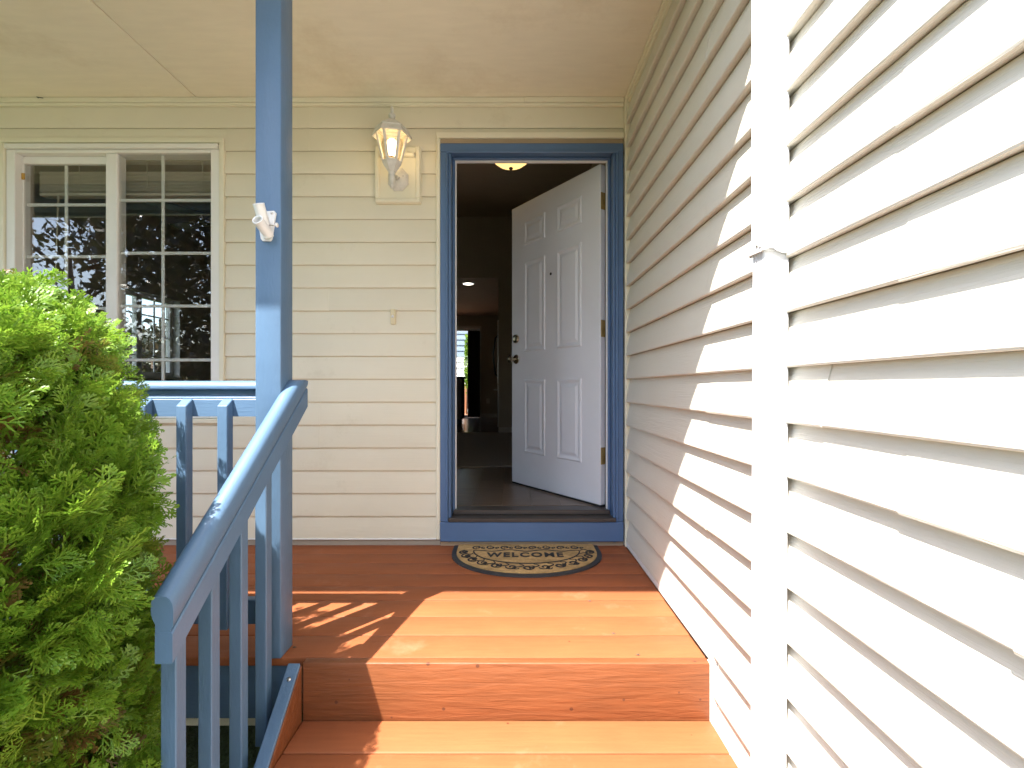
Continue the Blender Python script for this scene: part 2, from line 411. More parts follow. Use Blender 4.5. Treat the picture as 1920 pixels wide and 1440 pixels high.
# --- window
wx0, wx1, wz0, wz1 = WIN
win = box('window', wx0 + .001, wx0 + .029, W - .028, W - .001, wz0 + .0295, wz1 - .0295, M['trim'], fw, .004)
tag(win, 'white vinyl sliding window with grids between its panes')
def wbox(name, x0, x1, y0, y1, z0, z1, m, bev=.003): return box(name, x0, x1, y0, y1, z0, z1, m, win, bev)
wbox('casing', wx1 - .029, wx1 - .001, W - .028, W - .001, wz0 + .0295, wz1 - .0295, M['trim'], .004)
wbox('casing', wx0 + .001, wx1 - .001, W - .0285, W - .001, wz1 - .029, wz1 - .001, M['trim'], .004)
wbox('casing', wx0 + .001, wx1 - .001, W - .0285, W - .001, wz0 + .001, wz0 + .029, M['trim'], .004)
wbox('drip_cap', wx0 + .034, wx1 - .034, W - .034, W + .02, 2.2475, 2.2745, M['win_frame'], .004)
fx0, fx1, fz0, fz1 = -2.862, -1.651, .7205, 2.246
wbox('frame', fx0, fx0 + .050, W - .018, W + .075, fz0, fz1, M['win_frame'])
wbox('frame', fx1 - .050, fx1, W - .018, W + .075, fz0, fz1, M['win_frame'])
wbox('frame', fx0 + .0505, fx1 - .0505, W - .0175, W + .075, fz1 - .018, fz1, M['win_frame'])
wbox('frame', fx0 + .0505, fx1 - .0505, W - .0175, W + .075, fz0, fz0 + .035, M['win_frame'])
wbox('meeting_stile', -2.303, -2.236, W - .012, W + .055, fz0 + .0355, fz1 - .0185, M['win_frame'], .004)
# fixed pane (right) and sliding sash (left)
def grid(x0, x1, z0, z1, y, xs, zs, t=.0085):
    for x in xs: wbox('grille_bar', x - t, x + t, y - .004, y + .004, z0, z1, M['win_frame'], .0015)
    for z in zs: wbox('grille_bar', x0, x1, y - .0052, y + .0052, z - t, z + t, M['win_frame'], .0015)
def zpx(y, Y=W): return CAM_Z - (y - 727) * Y / 900
def xpx(x, Y=W): return (x - 957) * Y / 900
gx0, gx1, gz0, gz1 = -2.236, -1.701, fz0 + .036, fz1 - .0185
grid(gx0 + .002, gx1 - .002, gz0 + .002, gz1 - .002, W + .014, [xpx(306, W + .014)], [zpx(v, W + .014) for v in (376, 475, 574, 675)])
wbox('pane', gx0 + .001, gx1 - .001, W + .003, W + .007, gz0 + .001, gz1 - .001, M['glass'], 0)
wbox('sash_stile', fx0 + .051, fx0 + .0575, W + .022, W + .052, fz0 + .036, fz1 - .019, M['win_frame'])
wbox('sash_rail', fx0 + .058, -2.3035, W + .0225, W + .052, fz1 - .062, fz1 - .019, M['win_frame'])
wbox('sash_rail', fx0 + .058, -2.3035, W + .0225, W + .052, fz0 + .036, fz0 + .079, M['win_frame'])
sx0, sx1, sz0, sz1 = fx0 + .058, -2.304, fz0 + .0795, fz1 - .0625
grid(sx0 + .002, sx1 - .002, sz0 + .002, sz1 - .002, W + .044, [xpx(123.5, W + .04)], [zpx(v, W + .04) for v in (384, 481, 578, 675)])
wbox('pane', sx0 + .001, sx1 - .001, W + .033, W + .037, sz0 + .001, sz1 - .001, M['glass'], 0)
wbox('sash_latch', fx0 + .053, fx0 + .070, W + .015, W + .0215, zpx(334), zpx(322), M['yellow'], .001)

# --- door surround and frame
dx0, dx1 = -.396, .638
df = box('door_frame', dx0, -.352, W - .034, W + .012, .1375, 2.226, M['blue_door'], fw, .004)
tag(df, 'blue painted wooden frame round the open door')
def dbox(name, x0, x1, y0, y1, z0, z1, m, bev=.003): return box(name, x0, x1, y0, y1, z0, z1, m, df, bev)
dbox('casing', .597, dx1, W - .034, W + .012, .1375, 2.226, M['blue_door'], .004)
dbox('casing', dx0, dx1, W - .0345, W + .012, 2.2265, 2.2745, M['blue_door'], .004)
dbox('casing_bead', -.362, -.3515, W - .044, W - .0345, .1375, 2.2155, M['blue_door'], .003)
dbox('casing_bead', .597, .6075, W - .044, W - .0345, .1375, 2.2155, M['blue_door'], .003)
dbox('casing_bead', -.362, .6075, W - .044, W - .035, 2.216, 2.229, M['blue_door'], .003)
dbox('jamb', -.3518, -.336, W - .028, W + .13, .02, 2.2515, M['blue_door'])
dbox('jamb', .581, .5968, W - .028, W + .13, .02, 2.2515, M['blue_door'])
dbox('jamb', -.3355, .5805, W - .0275, W + .13, 2.234, 2.2515, M['blue_door'])
dbox('door_stop', -.3355, -.3225, W + .045, W + .085, .17, 2.2205, M['blue_door'])
dbox('door_stop', .5675, .5805, W + .045, W + .085, .17, 2.2205, M['blue_door'])
dbox('door_stop', -.3355, .5805, W + .045, W + .085, 2.221, 2.2335, M['blue_door'])
dbox('weatherstrip', -.322, -.3155, W + .06, W + .084, .185, 2.2135, M['white_trim'], .001)
dbox('weatherstrip', .5605, .567, W + .06, W + .084, .185, 2.2135, M['white_trim'], .001)
dbox('weatherstrip', -.322, .567, W + .06, W + .084, 2.214, 2.2205, M['white_trim'], .001)
dbox('sill_board', dx0, dx1, W - .040, W - .0005, .026, .1365, M['blue_door'], .004)
dbox('head_strip', dx0, dx1 + .004, W - .016, W - .0005, 2.275, 2.3065, M['tan_wood'], .001)
dbox('head_trim', -.420, .6435, W - .030, W - .0005, 2.3075, 2.341, M['trim'], .004)
dbox('side_trim', -.4205, -.3965, W - .030, W - .0005, .0345, 2.307, M['trim'], .004)
dbox('base_strip', dx0, dx1, W - .020, W - .0005, -.002, .0245, M['tan_wood'], .001)
th = box('threshold', -.350, .5955, W - .045, W + .128, .1372, .160, M['threshold'], df, .004)
dbox('threshold_ridge', -.330, .576, W + .03, W + .129, .1605, .188, M['threshold'], .004)
# --- entry door, swung in on its right-hand hinges
HX, HY = .530, 2.832
u2 = Vector((-.580, .815, 0)).normalized(); n2 = Vector((-u2.y, u2.x, 0))   # outside face normal
if n2.y > 0: n2 = -n2
LW, DZ0, DZ1 = .896, .200, 2.216
door = empty('entry_door', (HX, HY, DZ0)); WLOC[door.name] = Vector((HX, HY, DZ0))
door.parent = fw; door.location = Vector((HX, HY, DZ0)) - WLOC[fw.name]
tag(door, 'white six panel door standing half open into the dark hallway')
def dp(u, o, z): return Vector((HX, HY, 0)) + u2 * u + n2 * o + Vector((0, 0, z))
def dbm(name, u0, u1, o0, o1, z0, z1, m, bev=.002):
    bm = bmesh.new(); bm_box(bm, u0, u1, o0, o1, z0, z1, bev)
    for v in bm.verts: v.co = dp(*v.co)
    return bm_obj(name, bm, m, door)
dbm('door_leaf', 0, LW, -.044, 0, DZ0, DZ1, M['door'], .003)
def panel(u0, u1, z0, z1):
    bm = bmesh.new()
    ins = [(0, .0002), (.004, .006), (.012, .0075), (.026, .0015), (.034, .001), (.052, .0065), (.056, .007)]
    loops = []
    for i, h in ins:
        loops.append([bm.verts.new(dp(u, h, z)) for u, z in ((u0 + i, z0 + i), (u1 - i, z0 + i), (u1 - i, z1 - i), (u0 + i, z1 - i))])
    for a, b in zip(loops, loops[1:]):
        for k in range(4): bm.faces.new((a[k], a[(k + 1) % 4], b[(k + 1) % 4], b[k]))
    bm.faces.new(loops[-1])
    return bm_obj('door_panel', bm, M['door'], door)
for u0, u1 in ((.156, .388), (.508, .740)):
    for z0, z1 in ((1.910, 2.082), (1.150, 1.792), (.432, .952)): panel(u0, u1, z0, z1)
for z in (2.0, 1.245, .49):
    h = dbm('hinge', -.0035, -.0002, -.040, -.004, z - .05, z + .05, M['brass'], .0005)
    bm = bmesh.new()
    bm_tube(bm, [dp(-.012, -.047, z - .05), dp(-.012, -.047, z + .05)], .007, 8)
    bm_obj('hinge_pin', bm, M['brass'], door)
dbm('door_sweep', .0, LW, -.042, -.003, DZ0 - .028, DZ0 - .0005, M['dark'], .001)
bm = bmesh.new(); bm_lathe(bm, [(.031, 0), (.033, .006), (.030, .014), (.020, .018), (.008, .0185)], dp(.835, .001, 1.251), n2, 18)
smooth_by_angle(bm_obj('deadbolt', bm, M['nickel'], door))
bm = bmesh.new(); bm_lathe(bm, [(.034, 0), (.034, .006), (.028, .012), (.012, .016), (.011, .034), (.020, .040), (.027, .052), (.027, .062), (.018, .070), (.004, .072)], dp(.835, .001, 1.102), n2, 18)
smooth_by_angle(bm_obj('door_knob', bm, M['nickel'], door))
bm = bmesh.new(); bm_lathe(bm, [(.009, 0), (.010, .003), (.006, .0045), (.005, .002)], dp(.447, .0005, 1.652), n2, 12)
bm_obj('peephole', bm, M['dark'], door)

# --- lantern mounting block
mb = box('mounting_block', BLK[0] + .001, BLK[1] - .001, W - .034, W - .001, BLK[2] + .001, BLK[3] - .001, M['trim'], fw, .006)
tag(mb, 'cream vinyl mounting block behind the lantern')
bx0, bx1, bz0, bz1 = BLK
for n_, a in (('block_rim', (bx0 + .003, bx0 + .028, bz0 + .028, bz1 - .003)), ('block_rim', (bx1 - .028, bx1 - .003, bz0 + .028, bz1 - .003)), ('block_rim', (bx0 + .003, bx1 - .003, bz0 + .003, bz0 + .0275))):
    box(n_, a[0], a[1], W - .044, W - .0342, a[2], a[3], M['trim'], mb, .004)
box('block_lip', bx0 + .0285, bx1 - .034, W - .056, W - .0342, 2.190, 2.212, M['trim'], mb, .003)
box('block_lip', bx0 + .0285, bx1 - .034, W - .040, W - .0342, 2.2125, 2.2185, M['tan_wood'], mb, .001)
# a bent rusty nail left in the frieze
tube('nail', [(xpx(80), W - .024, zpx(188.5)), (xpx(80), W - .034, zpx(188.5)), (xpx(92), W - .036, zpx(191))], .0022, M['fan'], fw, 6)
# --- doorbell on the wall
bell = empty('doorbell', (xpx(737, 2.72), W - .02, zpx(594, 2.72)), 'small cream doorbell button on the siding left of the door', 'doorbell')
bxx, bzz = xpx(737, 2.72), zpx(594, 2.72)
zl = .018
box('bell_plate', bxx - .0135, bxx + .0135, W - zl - .013, W - zl + .006, bzz - .043, bzz + .043, M['bell'], bell, .004, 2)
lathe('bell_button', [(.0085, 0), (.0085, .003), (.004, .005)], (bxx, W - zl - .013, bzz), M['white_trim'], bell, axis=(0, -1, 0), seg=12)

# ================================================================== WALL LANTERN
LX, LY = xpx(735, 2.565), 2.565
lan = empty('wall_lantern', (-.632, W - .05, 2.05), 'white six sided carriage lantern with a lit bulb, mounted on the cream block', 'wall lamp')
def lz(y): return CAM_Z - (y - 727) * LY / 900
bm = bmesh.new(); bm_lathe(bm, [(.062, 0), (.062, .006), (.056, .012), (.046, .020), (.030, .027), (.012, .030)], (-.632, W - .0345, zpx(336, 2.7)), (0, -1, 0), 8, R(22.5))
for v in bm.verts: v.co.z = zpx(336, 2.7) + (v.co.z - zpx(336, 2.7)) * 1.12
smooth_by_angle(bm_obj('back_plate', bm, M['lantern'], lan), 20)
for sx, sz in ((.030, .01), (-.034, -.02)):
    lathe('plate_screw', [(.004, 0), (.004, .003)], (-.632 + sx, W - .057, zpx(336, 2.7) + sz), M['dark'], lan, axis=(0, -1, 0), seg=8)
za = lz(340)
tube('arm', [(-.632, W - .06, zpx(336, 2.7)), (-.633, LY + .07, zpx(336, 2.7) - .012), (LX, LY + .025, za - .012), (LX, LY, za + .004), (LX, LY, za + .03)],
     [.014, .012, .012, .013, .014], M['lantern'], lan, 10)
bm = bmesh.new(); bm_lathe(bm, [(.003, lz(353)), (.011, lz(350)), (.013, lz(346)), (.008, lz(342)), (.015, lz(339)), (.017, lz(333)), (.012, lz(328)), (.019, lz(326)), (.019, lz(322)), (.014, lz(320))], (LX, LY, 0), seg=14)
bm_obj('stem', bm, M['lantern'], lan, True)
rot6 = R(12)
bm = bmesh.new(); bm_lathe(bm, [(.022, lz(322)), (.046, lz(309)), (.050, lz(306)), (.050, lz(303)), (.046, lz(301.5))], (LX, LY, 0), seg=6, rot=rot6)
bm_obj('lower_cup', bm, M['lantern'], lan)
rb, rt_, zb_, zt_ = .046, .083, lz(302), lz(245)
def hexp(k, r, z): a = rot6 + k * math.pi / 3; return Vector((LX + r * math.cos(a), LY + r * math.sin(a), z))
for k in range(6):
    tube('cage_rib', [hexp(k, rb, zb_), hexp(k, rt_, zt_)], .0085, M['lantern'], lan, 6, False)
    a, b, c, d = hexp(k, rb - .003, zb_), hexp(k + 1, rb - .003, zb_), hexp(k + 1, rt_ - .003, zt_), hexp(k, rt_ - .003, zt_)
    bm = bmesh.new(); bm.faces.new([bm.verts.new(v) for v in (a, b, c, d)])
    bm_obj('lamp_pane', bm, M['lamp_glass'], lan)
    # top and bottom rails of each face
    tube('cage_rail', [hexp(k, rt_, zt_), hexp(k + 1, rt_, zt_)], .0085, M['lantern'], lan, 6, False)
bm = bmesh.new()
bm_lathe(bm, [(.104, lz(258)), (.1055, lz(256)), (.080, lz(240)), (.062, lz(239.5)), (.056, lz(234)), (.034, lz(228)), (.018, lz(226.5))], (LX, LY, 0), seg=6, rot=rot6, close=False)
bm_lathe(bm, [(.016, lz(228)), (.032, lz(230)), (.054, lz(236)), (.077, lz(242)), (.1035, lz(258.3))], (LX, LY, 0), seg=6, rot=rot6, close=False)
bm_obj('lantern_roof', bm, M['lantern'], lan)
bm = bmesh.new(); bm_lathe(bm, [(.018, lz(228)), (.012, lz(225)), (.010, lz(222)), (.018, lz(220)), (.020, lz(217)), (.016, lz(214)), (.008, lz(212)), (.009, lz(209)), (.009, lz(203)), (.005, lz(199.5)), (.001, lz(198))], (LX, LY, 0), seg=12)
bm_obj('finial', bm, M['lantern'], lan, True)
bm = bmesh.new(); bm_lathe(bm, [(.012, lz(299)), (.014, lz(291)), (.020, lz(286)), (.028, lz(278)), (.029, lz(272)), (.024, lz(265)), (.012, lz(261)), (.001, lz(260))], (LX, LY, 0), seg=16)
bm_obj('bulb', bm, M['bulb'], lan, True)
lathe('lamp_socket', [(.015, lz(302)), (.015, lz(294))], (LX, LY, 0), M['tan_wood'], lan, seg=12)
pl = bpy.data.lights.new('lantern_light', 'POINT'); pl.energy = 0.42; pl.color = (1, .74, .42); pl.shadow_soft_size = .03
plo = bpy.data.objects.new('lantern_light', pl); link(plo); place(plo, Vector((LX, LY, lz(272))), lan)

# ================================================================== SIDE WALL
sw = empty('side_wall', (XR, 0, 0), 'cream and white clapboard wall running along the right side of the porch and steps', 'wall', kind='thing')
YJ = 1.590    # trim where the deck ends
seams = {4: [.60], 8: [.784], 9: [-.4], 10: [.79], 5: [.785], 11: [.30], 6: [-.3, 1.0], 3: [1.9], 13: [.2], 15: [1.7], 16: [.4]}
siding(sw, 1, YJ + .001, 2.688, 2.50, [], {k: [s for s in v if s > YJ + .1] for k, v in seams.items()}, M['siding_y'], XR - .0005, jit=.0004, lip=.0275)
siding(sw, 1, -4.5, YJ, 2.98, [(YJ - .052, YJ + .01, -2, .012)], seams, M['siding_y'], XR - .0005, n0=-4, jit=.0004, lip=.0275)
box('wall_sheathing', XR, XR + .14, -4.5, W + 4.7, GZ - .1, 3.05, M['wall_in'], sw, 0)
box('base_trim', XR - .027, XR - .0005, YJ - .05, 2.689, .0045, .0335, M['white_trim'], sw, .003)
box('joint_trim', XR - .030, XR - .0005, YJ - .050, YJ - .012, GZ, .004, M['white_trim'], sw, .003)
for a, o_ in ((2.5405 - .048, .020), (2.515, .030)):
    box('soffit_trim', XR - o_, XR - .0005, 1.05, 2.689, a, a + .022, M['trim'], sw, .002)

# ================================================================== PORCH ROOF (ceiling panels, beam, fascia, gutter, shingles)
pr = empty('porch_ceiling', (-2, 1.0, 2.54), 'tan painted porch ceiling with a seam, under the porch roof', 'roof', kind='thing')
CZ = 2.541
for a, b in ((-6.2, -3.006), (-3.000, -1.786), (-1.780, XR - .001)):
    box('ceiling_panel', a, b, 1.047, W - .001, CZ, CZ + .012, M['ceiling'], pr, .0015)
box('beam', -6.2, XR - .003, 1.575, 1.675, 2.345, CZ - .0005, M['blue_x'], pr, .004)
EY, EZ = 1.018, 2.505
box('fascia_board', -6.2, XR - .004, EY + .002, EY + .027, EZ - .085 + .09, EZ + .14, M['blue_x'], pr, .003)
extrude('gutter', [(-.10, .035), (-.10, .12), (-.105, .12), (-.108, .035), (-.09, .0), (0, .0), (0, .12), (-.006, .12), (-.006, .006), (-.085, .006)],
        lambda t, a, b: (t, EY + .001 + a * .0 - .0 + (a + .0) * .55, EZ + .012 + b), -6.2, XR - .005, M['white_trim'], pr)
roofprof = [(EY - .05, EZ + .135), (EY - .05, EZ + .16), (8.3, EZ + 2.6), (8.3, EZ + 2.57)]
extrude('roof_deck', roofprof, lambda t, a, b: (t, a, b), -6.3, XR + .15, M['roof'], pr)
hr = empty('garage_roof', (3.5, 0, 3.05), 'dark shingled roof over the side wall, out of the frame above', 'roof', kind='thing')
extrude('roof_deck', [(XR - .10, 3.00), (XR - .10, 3.03), (6, 5.0), (6, 4.97)], lambda t, a, b: (a, t, b), -4.6, 7.5, M['roof'], hr)

# ================================================================== DECK AND STEPS
deck = empty('porch_deck', (-1.2, 2.1, 0), 'orange painted wooden porch floor of long boards', 'deck')
DY0, DYR = 1.556, 1.589
y = DYR + .003; ends = []
bw = (2.735 - y) / 8
for k in range(8):
    bm = bmesh.new()
    bm_box(bm, -3.4, .652 + random.uniform(-.004, .004), y + .0016, y + bw - .0016, -.030 + random.uniform(-.0008, .0006), random.uniform(-.0012, .0004), .0035, 2)
    smooth_by_angle(bm_obj('deck_board', bm, M['deck'], deck), 50)
    y += bw
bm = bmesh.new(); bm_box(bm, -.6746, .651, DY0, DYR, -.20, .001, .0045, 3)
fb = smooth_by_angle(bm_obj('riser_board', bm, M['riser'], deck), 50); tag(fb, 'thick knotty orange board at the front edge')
rb_ = box('rim_board', -3.4, -.7205, 1.607, 1.640, -.215, -.033, M['blue_x'], deck, .004); tag(rb_, 'blue painted edge board')
box('rim_strip', -3.4, -.7205, 1.600, 1.640, -.0325, -.0305, M['white_trim'], deck, .0)
box('skirt_siding', -3.4, -.7205, 1.615, 1.64, -.245, -.2155, M['trim'], deck, .003)
box('deck_joist', -3.4, .65, 1.66, 2.72, -.20, -.032, M['tan_wood'], deck, 0)
steps = empty('porch_steps', (0, 1.2, GZ), 'orange painted wooden steps leading up to the porch floor', 'steps')
for i, z in enumerate((-.1835, -.364)):
    ya, yb = 1.553 - .275 * (i + 1), 1.553 - .275 * i
    m_ = (ya + yb) / 2
    for a, b in ((ya - .02, m_ - .002), (m_ + .002, yb + .0022)):
        bm = bmesh.new(); bm_box(bm, -.674, .648, a, b, z - .034, z, .005, 2)
        smooth_by_angle(bm_obj('tread_board', bm, M['deck'], steps), 50)
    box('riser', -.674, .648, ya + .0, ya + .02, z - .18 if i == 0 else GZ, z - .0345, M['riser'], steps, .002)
SL = .82
def strz(Y): return .004 - SL * (1.552 - Y)
def slope_board(name, x0, x1, y0, y1, up, down, m, parent):
    bm = bmesh.new()
    prof = [(y0, strz(y0) + up), (y1, strz(y1) + up), (y1, strz(y1) - down), (y0, max(strz(y0) - down, GZ))]
    bm_extrude(bm, prof, lambda t, a, b: (t, a, b), x0, x1)
    es = list(bm.edges); bmesh.ops.bevel(bm, geom=es, offset=.003, segments=1, affect='EDGES')
    return bm_obj(name, bm, m, parent)
sk = slope_board('skirt_board', -.7195, -.679, .93, 1.553, 0, .24, M['blue_z'], steps); tag(sk, 'blue sloping board along the left edge of the steps')
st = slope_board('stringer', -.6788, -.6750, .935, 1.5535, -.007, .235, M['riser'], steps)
lathe('screw_head', [(.0065, 0), (.0065, .0015), (.002, .002)], (-.699, 1.515, strz(1.515)), M['steel'], steps, axis=(0, -SL, 1), seg=8)

# ================================================================== POST
PX0, PX1, PY0, PY1 = -.841, -.756, 1.581, 1.668
bm = bmesh.new(); bm_box(bm, PX0, PX1, PY0, PY1, .0005, 2.3445, .004, 2)
post = smooth_by_angle(bm_obj('porch_post', bm, M['blue_z'], None), 50)
tag(post, 'tall square blue porch post at the deck corner, flag bracket on it', 'post')

# ================================================================== STAIR RAILING
sr = empty('stair_railing', (-.74, 1.3, -.2), 'blue wooden handrail sloping down beside the steps with square balusters', 'railing')
def zbot(Y): return .307 + .763 * (Y - 1.02)
RY0, RY1, RCAP = 1.02, 1.70, .921
legp = [(-.7555, 0), (-.7195, 0), (-.718, .0015), (-.718, .0625), (-.7210, .0665), (-.7555, .0665)]
capp = [(-.7550, .0670), (-.7228, .0670), (-.7228, .0715), (-.7180, .0770), (-.7166, .083), (-.7164, .112), (-.7182, .126), (-.7232, .136), (-.7315, .1422), (-.744, .1440), (-.755, .142), (-.7625, .135), (-.7645, .124), (-.7640, .106), (-.7600, .093), (-.7550, .084)]
def sloped(name, prof, m, parent, smooth=False):
    ys = [RY0, 1.62, 1.635, 1.65, 1.665, 1.68, RY1]
    bm = bmesh.new(); rings = []
    for Y in ys: rings.append([bm.verts.new((x, Y, min(zbot(Y) + h, RCAP + (.0 if Y < 1.69 else -.003)))) for x, h in prof])
    n = len(prof)
    for a, b in zip(rings, rings[1:]):
        for i in range(n): bm.faces.new((a[i], a[(i + 1) % n], b[(i + 1) % n], b[i]))
    bm.faces.new(rings[0][::-1]); bm.faces.new(rings[-1])
    o = bm_obj(name, bm, m, parent)
    return smooth_by_angle(o, 50) if smooth else o
M['blue_slope'] = M['blue']
sloped('rail_leg', legp, M['blue'], sr)
sloped('rail_cap', capp, M['blue'], sr, True)
def baluster(parent, x0, x1, y0, y1, zb, ztf, ztb):
    bm = bmesh.new()
    vs = [bm.verts.new(p) for p in ((x0, y0, zb), (x1, y0, zb), (x1, y1, zb), (x0, y1, zb), (x0, y0, ztf), (x1, y0, ztf), (x1, y1, ztb), (x0, y1, ztb))]
    for f in ((3, 2, 1, 0), (4, 5, 6, 7), (0, 1, 5, 4), (1, 2, 6, 5), (2, 3, 7, 6), (3, 0, 4, 7)): bm.faces.new([vs[i] for i in f])
    bmesh.ops.bevel(bm, geom=list(bm.edges), offset=.0022, segments=1, affect='EDGES')
    return bm_obj('baluster', bm, M['blue_z'], parent)
for Y in (1.085, 1.215, 1.349, 1.4865):
    baluster(sr, -.7915, -.7560, Y, Y + .0355, max(GZ + .004, strz(Y) - .17), zbot(Y) + .066, zbot(Y) + .092)
# ================================================================== PORCH RAILING (left of the post)
prl = empty('porch_railing', (-2, 1.63, 0), 'blue horizontal porch railing left of the post with slanted top balusters', 'railing')
hleg = [(1.6355, .796), (1.6355, .853), (1.6375, .8555), (1.6375, .8585), (1.6365, .860), (1.6480, .8715), (1.668, .8715), (1.668, .796)]
hcap = [(1.648, .8720), (1.648, .8855), (1.634, .8870), (1.6275, .8910), (1.6265, .8980), (1.6300, .9065), (1.637, .9135), (1.648, .9175), (1.660, .9175), (1.672, .914), (1.679, .906), (1.680, .894), (1.674, .887), (1.668, .885), (1.668, .8720)]
extrude('rail_leg', hleg, lambda t, a, b: (t, a, b), -3.4, PX0 - .001, M['blue_x'], prl)
smooth_by_angle(extrude('rail_cap', hcap, lambda t, a, b: (t, a, b), -3.4, PX0 - .001, M['blue_x'], prl), 50)
box('bottom_rail', -3.4, PX0 - .001, 1.6355, 1.668, .087, .171, M['blue_x'], prl, .003)
x = -.944
while x > -3.3:
    baluster(prl, x - .0345, x, 1.600, 1.635, .085, .834, .858); x -= .1370
# ================================================================== FLAG BRACKET ON THE POST
fbk = empty('flag_bracket', (-.80, PY0 - .01, 1.42), 'white two tube flagpole bracket screwed to the blue post', 'bracket')
fy = PY0
def fpt(x, y, Y): return (xpx(x, Y), Y, zpx(y, Y))
pl_out = [(499.5, 398), (516, 397), (519, 401), (511.5, 449), (508.5, 453), (494.5, 453), (491.5, 449), (488, 428)]
bm = bmesh.new()
A = [bm.verts.new((xpx(a, fy), fy - .0008, zpx(b, fy))) for a, b in pl_out]; B = [bm.verts.new((xpx(a, fy), fy - .009, zpx(b, fy))) for a, b in pl_out]
for i in range(len(A)): bm.faces.new((A[i], A[(i + 1) % len(A)], B[(i + 1) % len(A)], B[i]))
bm.faces.new(A); bm.faces.new(B[::-1])
bm_obj('bracket_plate', bm, M['bracket'], fbk)
def socket(p0, p1, r, th=.0035, seg=20):
    p0, p1 = Vector(p0), Vector(p1); d, u, v = frame_basis(p1 - p0); L = (p1 - p0).length
    bm = bmesh.new(); bm_lathe(bm, [(r, 0), (r, L - .003), (r + .0008, L), (r - .001, L + .001), (r - th, L), (r - th, .012), (.0005, .010)], p0, d, seg, close=False)
    o = smooth_by_angle(bm_obj('pole_socket', bm, M['bracket'], fbk), 40); return o
socket((xpx(501.5, 1.565), 1.571, zpx(443, 1.565)), (xpx(484, 1.52), 1.522, zpx(381.5, 1.52)), .0170)
socket((xpx(501, 1.56), 1.566, zpx(437, 1.56)), (xpx(482, 1.51), 1.512, zpx(411, 1.51)), .0168)
for a, b in ((512.5, 401.5), (500, 448.5)):
    lathe('bracket_screw', [(.0042, 0), (.0042, .002), (.001, .003)], (xpx(a, fy), fy - .009, zpx(b, fy)), M['steel'], fbk, axis=(0, -1, 0), seg=8)
tube('thumb_screw', [fpt(505.5, 422.5, 1.542), fpt(518, 422, 1.54)], .0032, M['steel'], fbk, 8)
lathe('thumb_screw_head', [(.0075, 0), (.0075, .003)], fpt(518.5, 422, 1.54), M['bracket'], fbk, axis=(1, -.2, 0), seg=10)
lathe('socket_hole', [(.0055, 0), (.0055, .002)], fpt(494.2, 424.5, 1.532), M['dark'], fbk, axis=(-.35, -1, -.25), seg=12)

# ================================================================== DOWNSPOUT
ds = empty('downspout', (.63, 1.16, GZ), 'white ribbed metal downspout running down the side wall with a strap', 'downspout')
def spout(name, zlo, zhi, s, lean):
    x0, x1, y0, y1 = .597 - s, .6555, 1.131 - s, 1.187 + s
    # outline counter-clockwise; the -X face carries four flutes, the -Y face is plain
    prof = [(x1, y0), (x0 + .005, y0), (x0 + .0015, y0 + .0015), (x0, y0 + .005)]
    n = 4; a, b = y0 + .007, y1 - .007; wv = (b - a) / n
    for i in range(n):
        c = a + wv * i
        prof += [(x0, c + .002), (x0 + .0055, c + wv * .26), (x0 + .0055, c + wv * .58), (x0, c + wv * .74)]
    prof += [(x0, y1 - .005), (x0 + .0015, y1 - .0015), (x0 + .005, y1), (x1, y1)]
    o = extrude(name, prof, lambda t, p, q: (p - lean * (1.24 - t), q, t), zlo, zhi, M['downspout'], ds)
    return o
spout('lower_pipe', GZ + .05, 1.246, 0, .0045)
spout('upper_pipe', 1.216, 2.96, .0022, 0)
bm = bmesh.new()
for xa, xb, ya, yb in ((.5895, .6580, 1.1235, 1.1275), (.5895, .5935, 1.128, 1.194), (.594, .658, 1.1905, 1.194)):
    nseg = 14
    for i in range(nseg):
        f0, f1 = i / nseg, (i + 1) / nseg
        horiz = (xb - xa) > (yb - ya)
        ax0, ax1 = (xa + (xb - xa) * f0, xa + (xb - xa) * f1) if horiz else (xa, xb)
        ay0, ay1 = (ya, yb) if horiz else (ya + (yb - ya) * f0, ya + (yb - ya) * f1)
        jag = (.006 * math.sin(i * .45) + random.uniform(-.0015, .0015)) if horiz and ya < 1.13 else .004 * (i / nseg - .4)
        bm_box(bm, ax0, ax1, ay0, ay1, 1.217 + jag, 1.252 + (.001 if i % 2 else 0))
bm_obj('strap', bm, M['downspout'], ds)
lathe('strap_screw', [(.0035, 0), (.0035, .0018)], (.5893, 1.146, 1.232), M['steel'], ds, axis=(-1, 0, 0), seg=8)
box('strap_tab', .5872, .5893, 1.1285, 1.137, 1.226, 1.256, M['downspout'], ds, .0005)
bm = bmesh.new()
bm_box(bm, .540, .656, .95, 1.186, GZ + .0, GZ + .05, .01)
bm_obj('splash_elbow', bm, M['downspout'], ds)

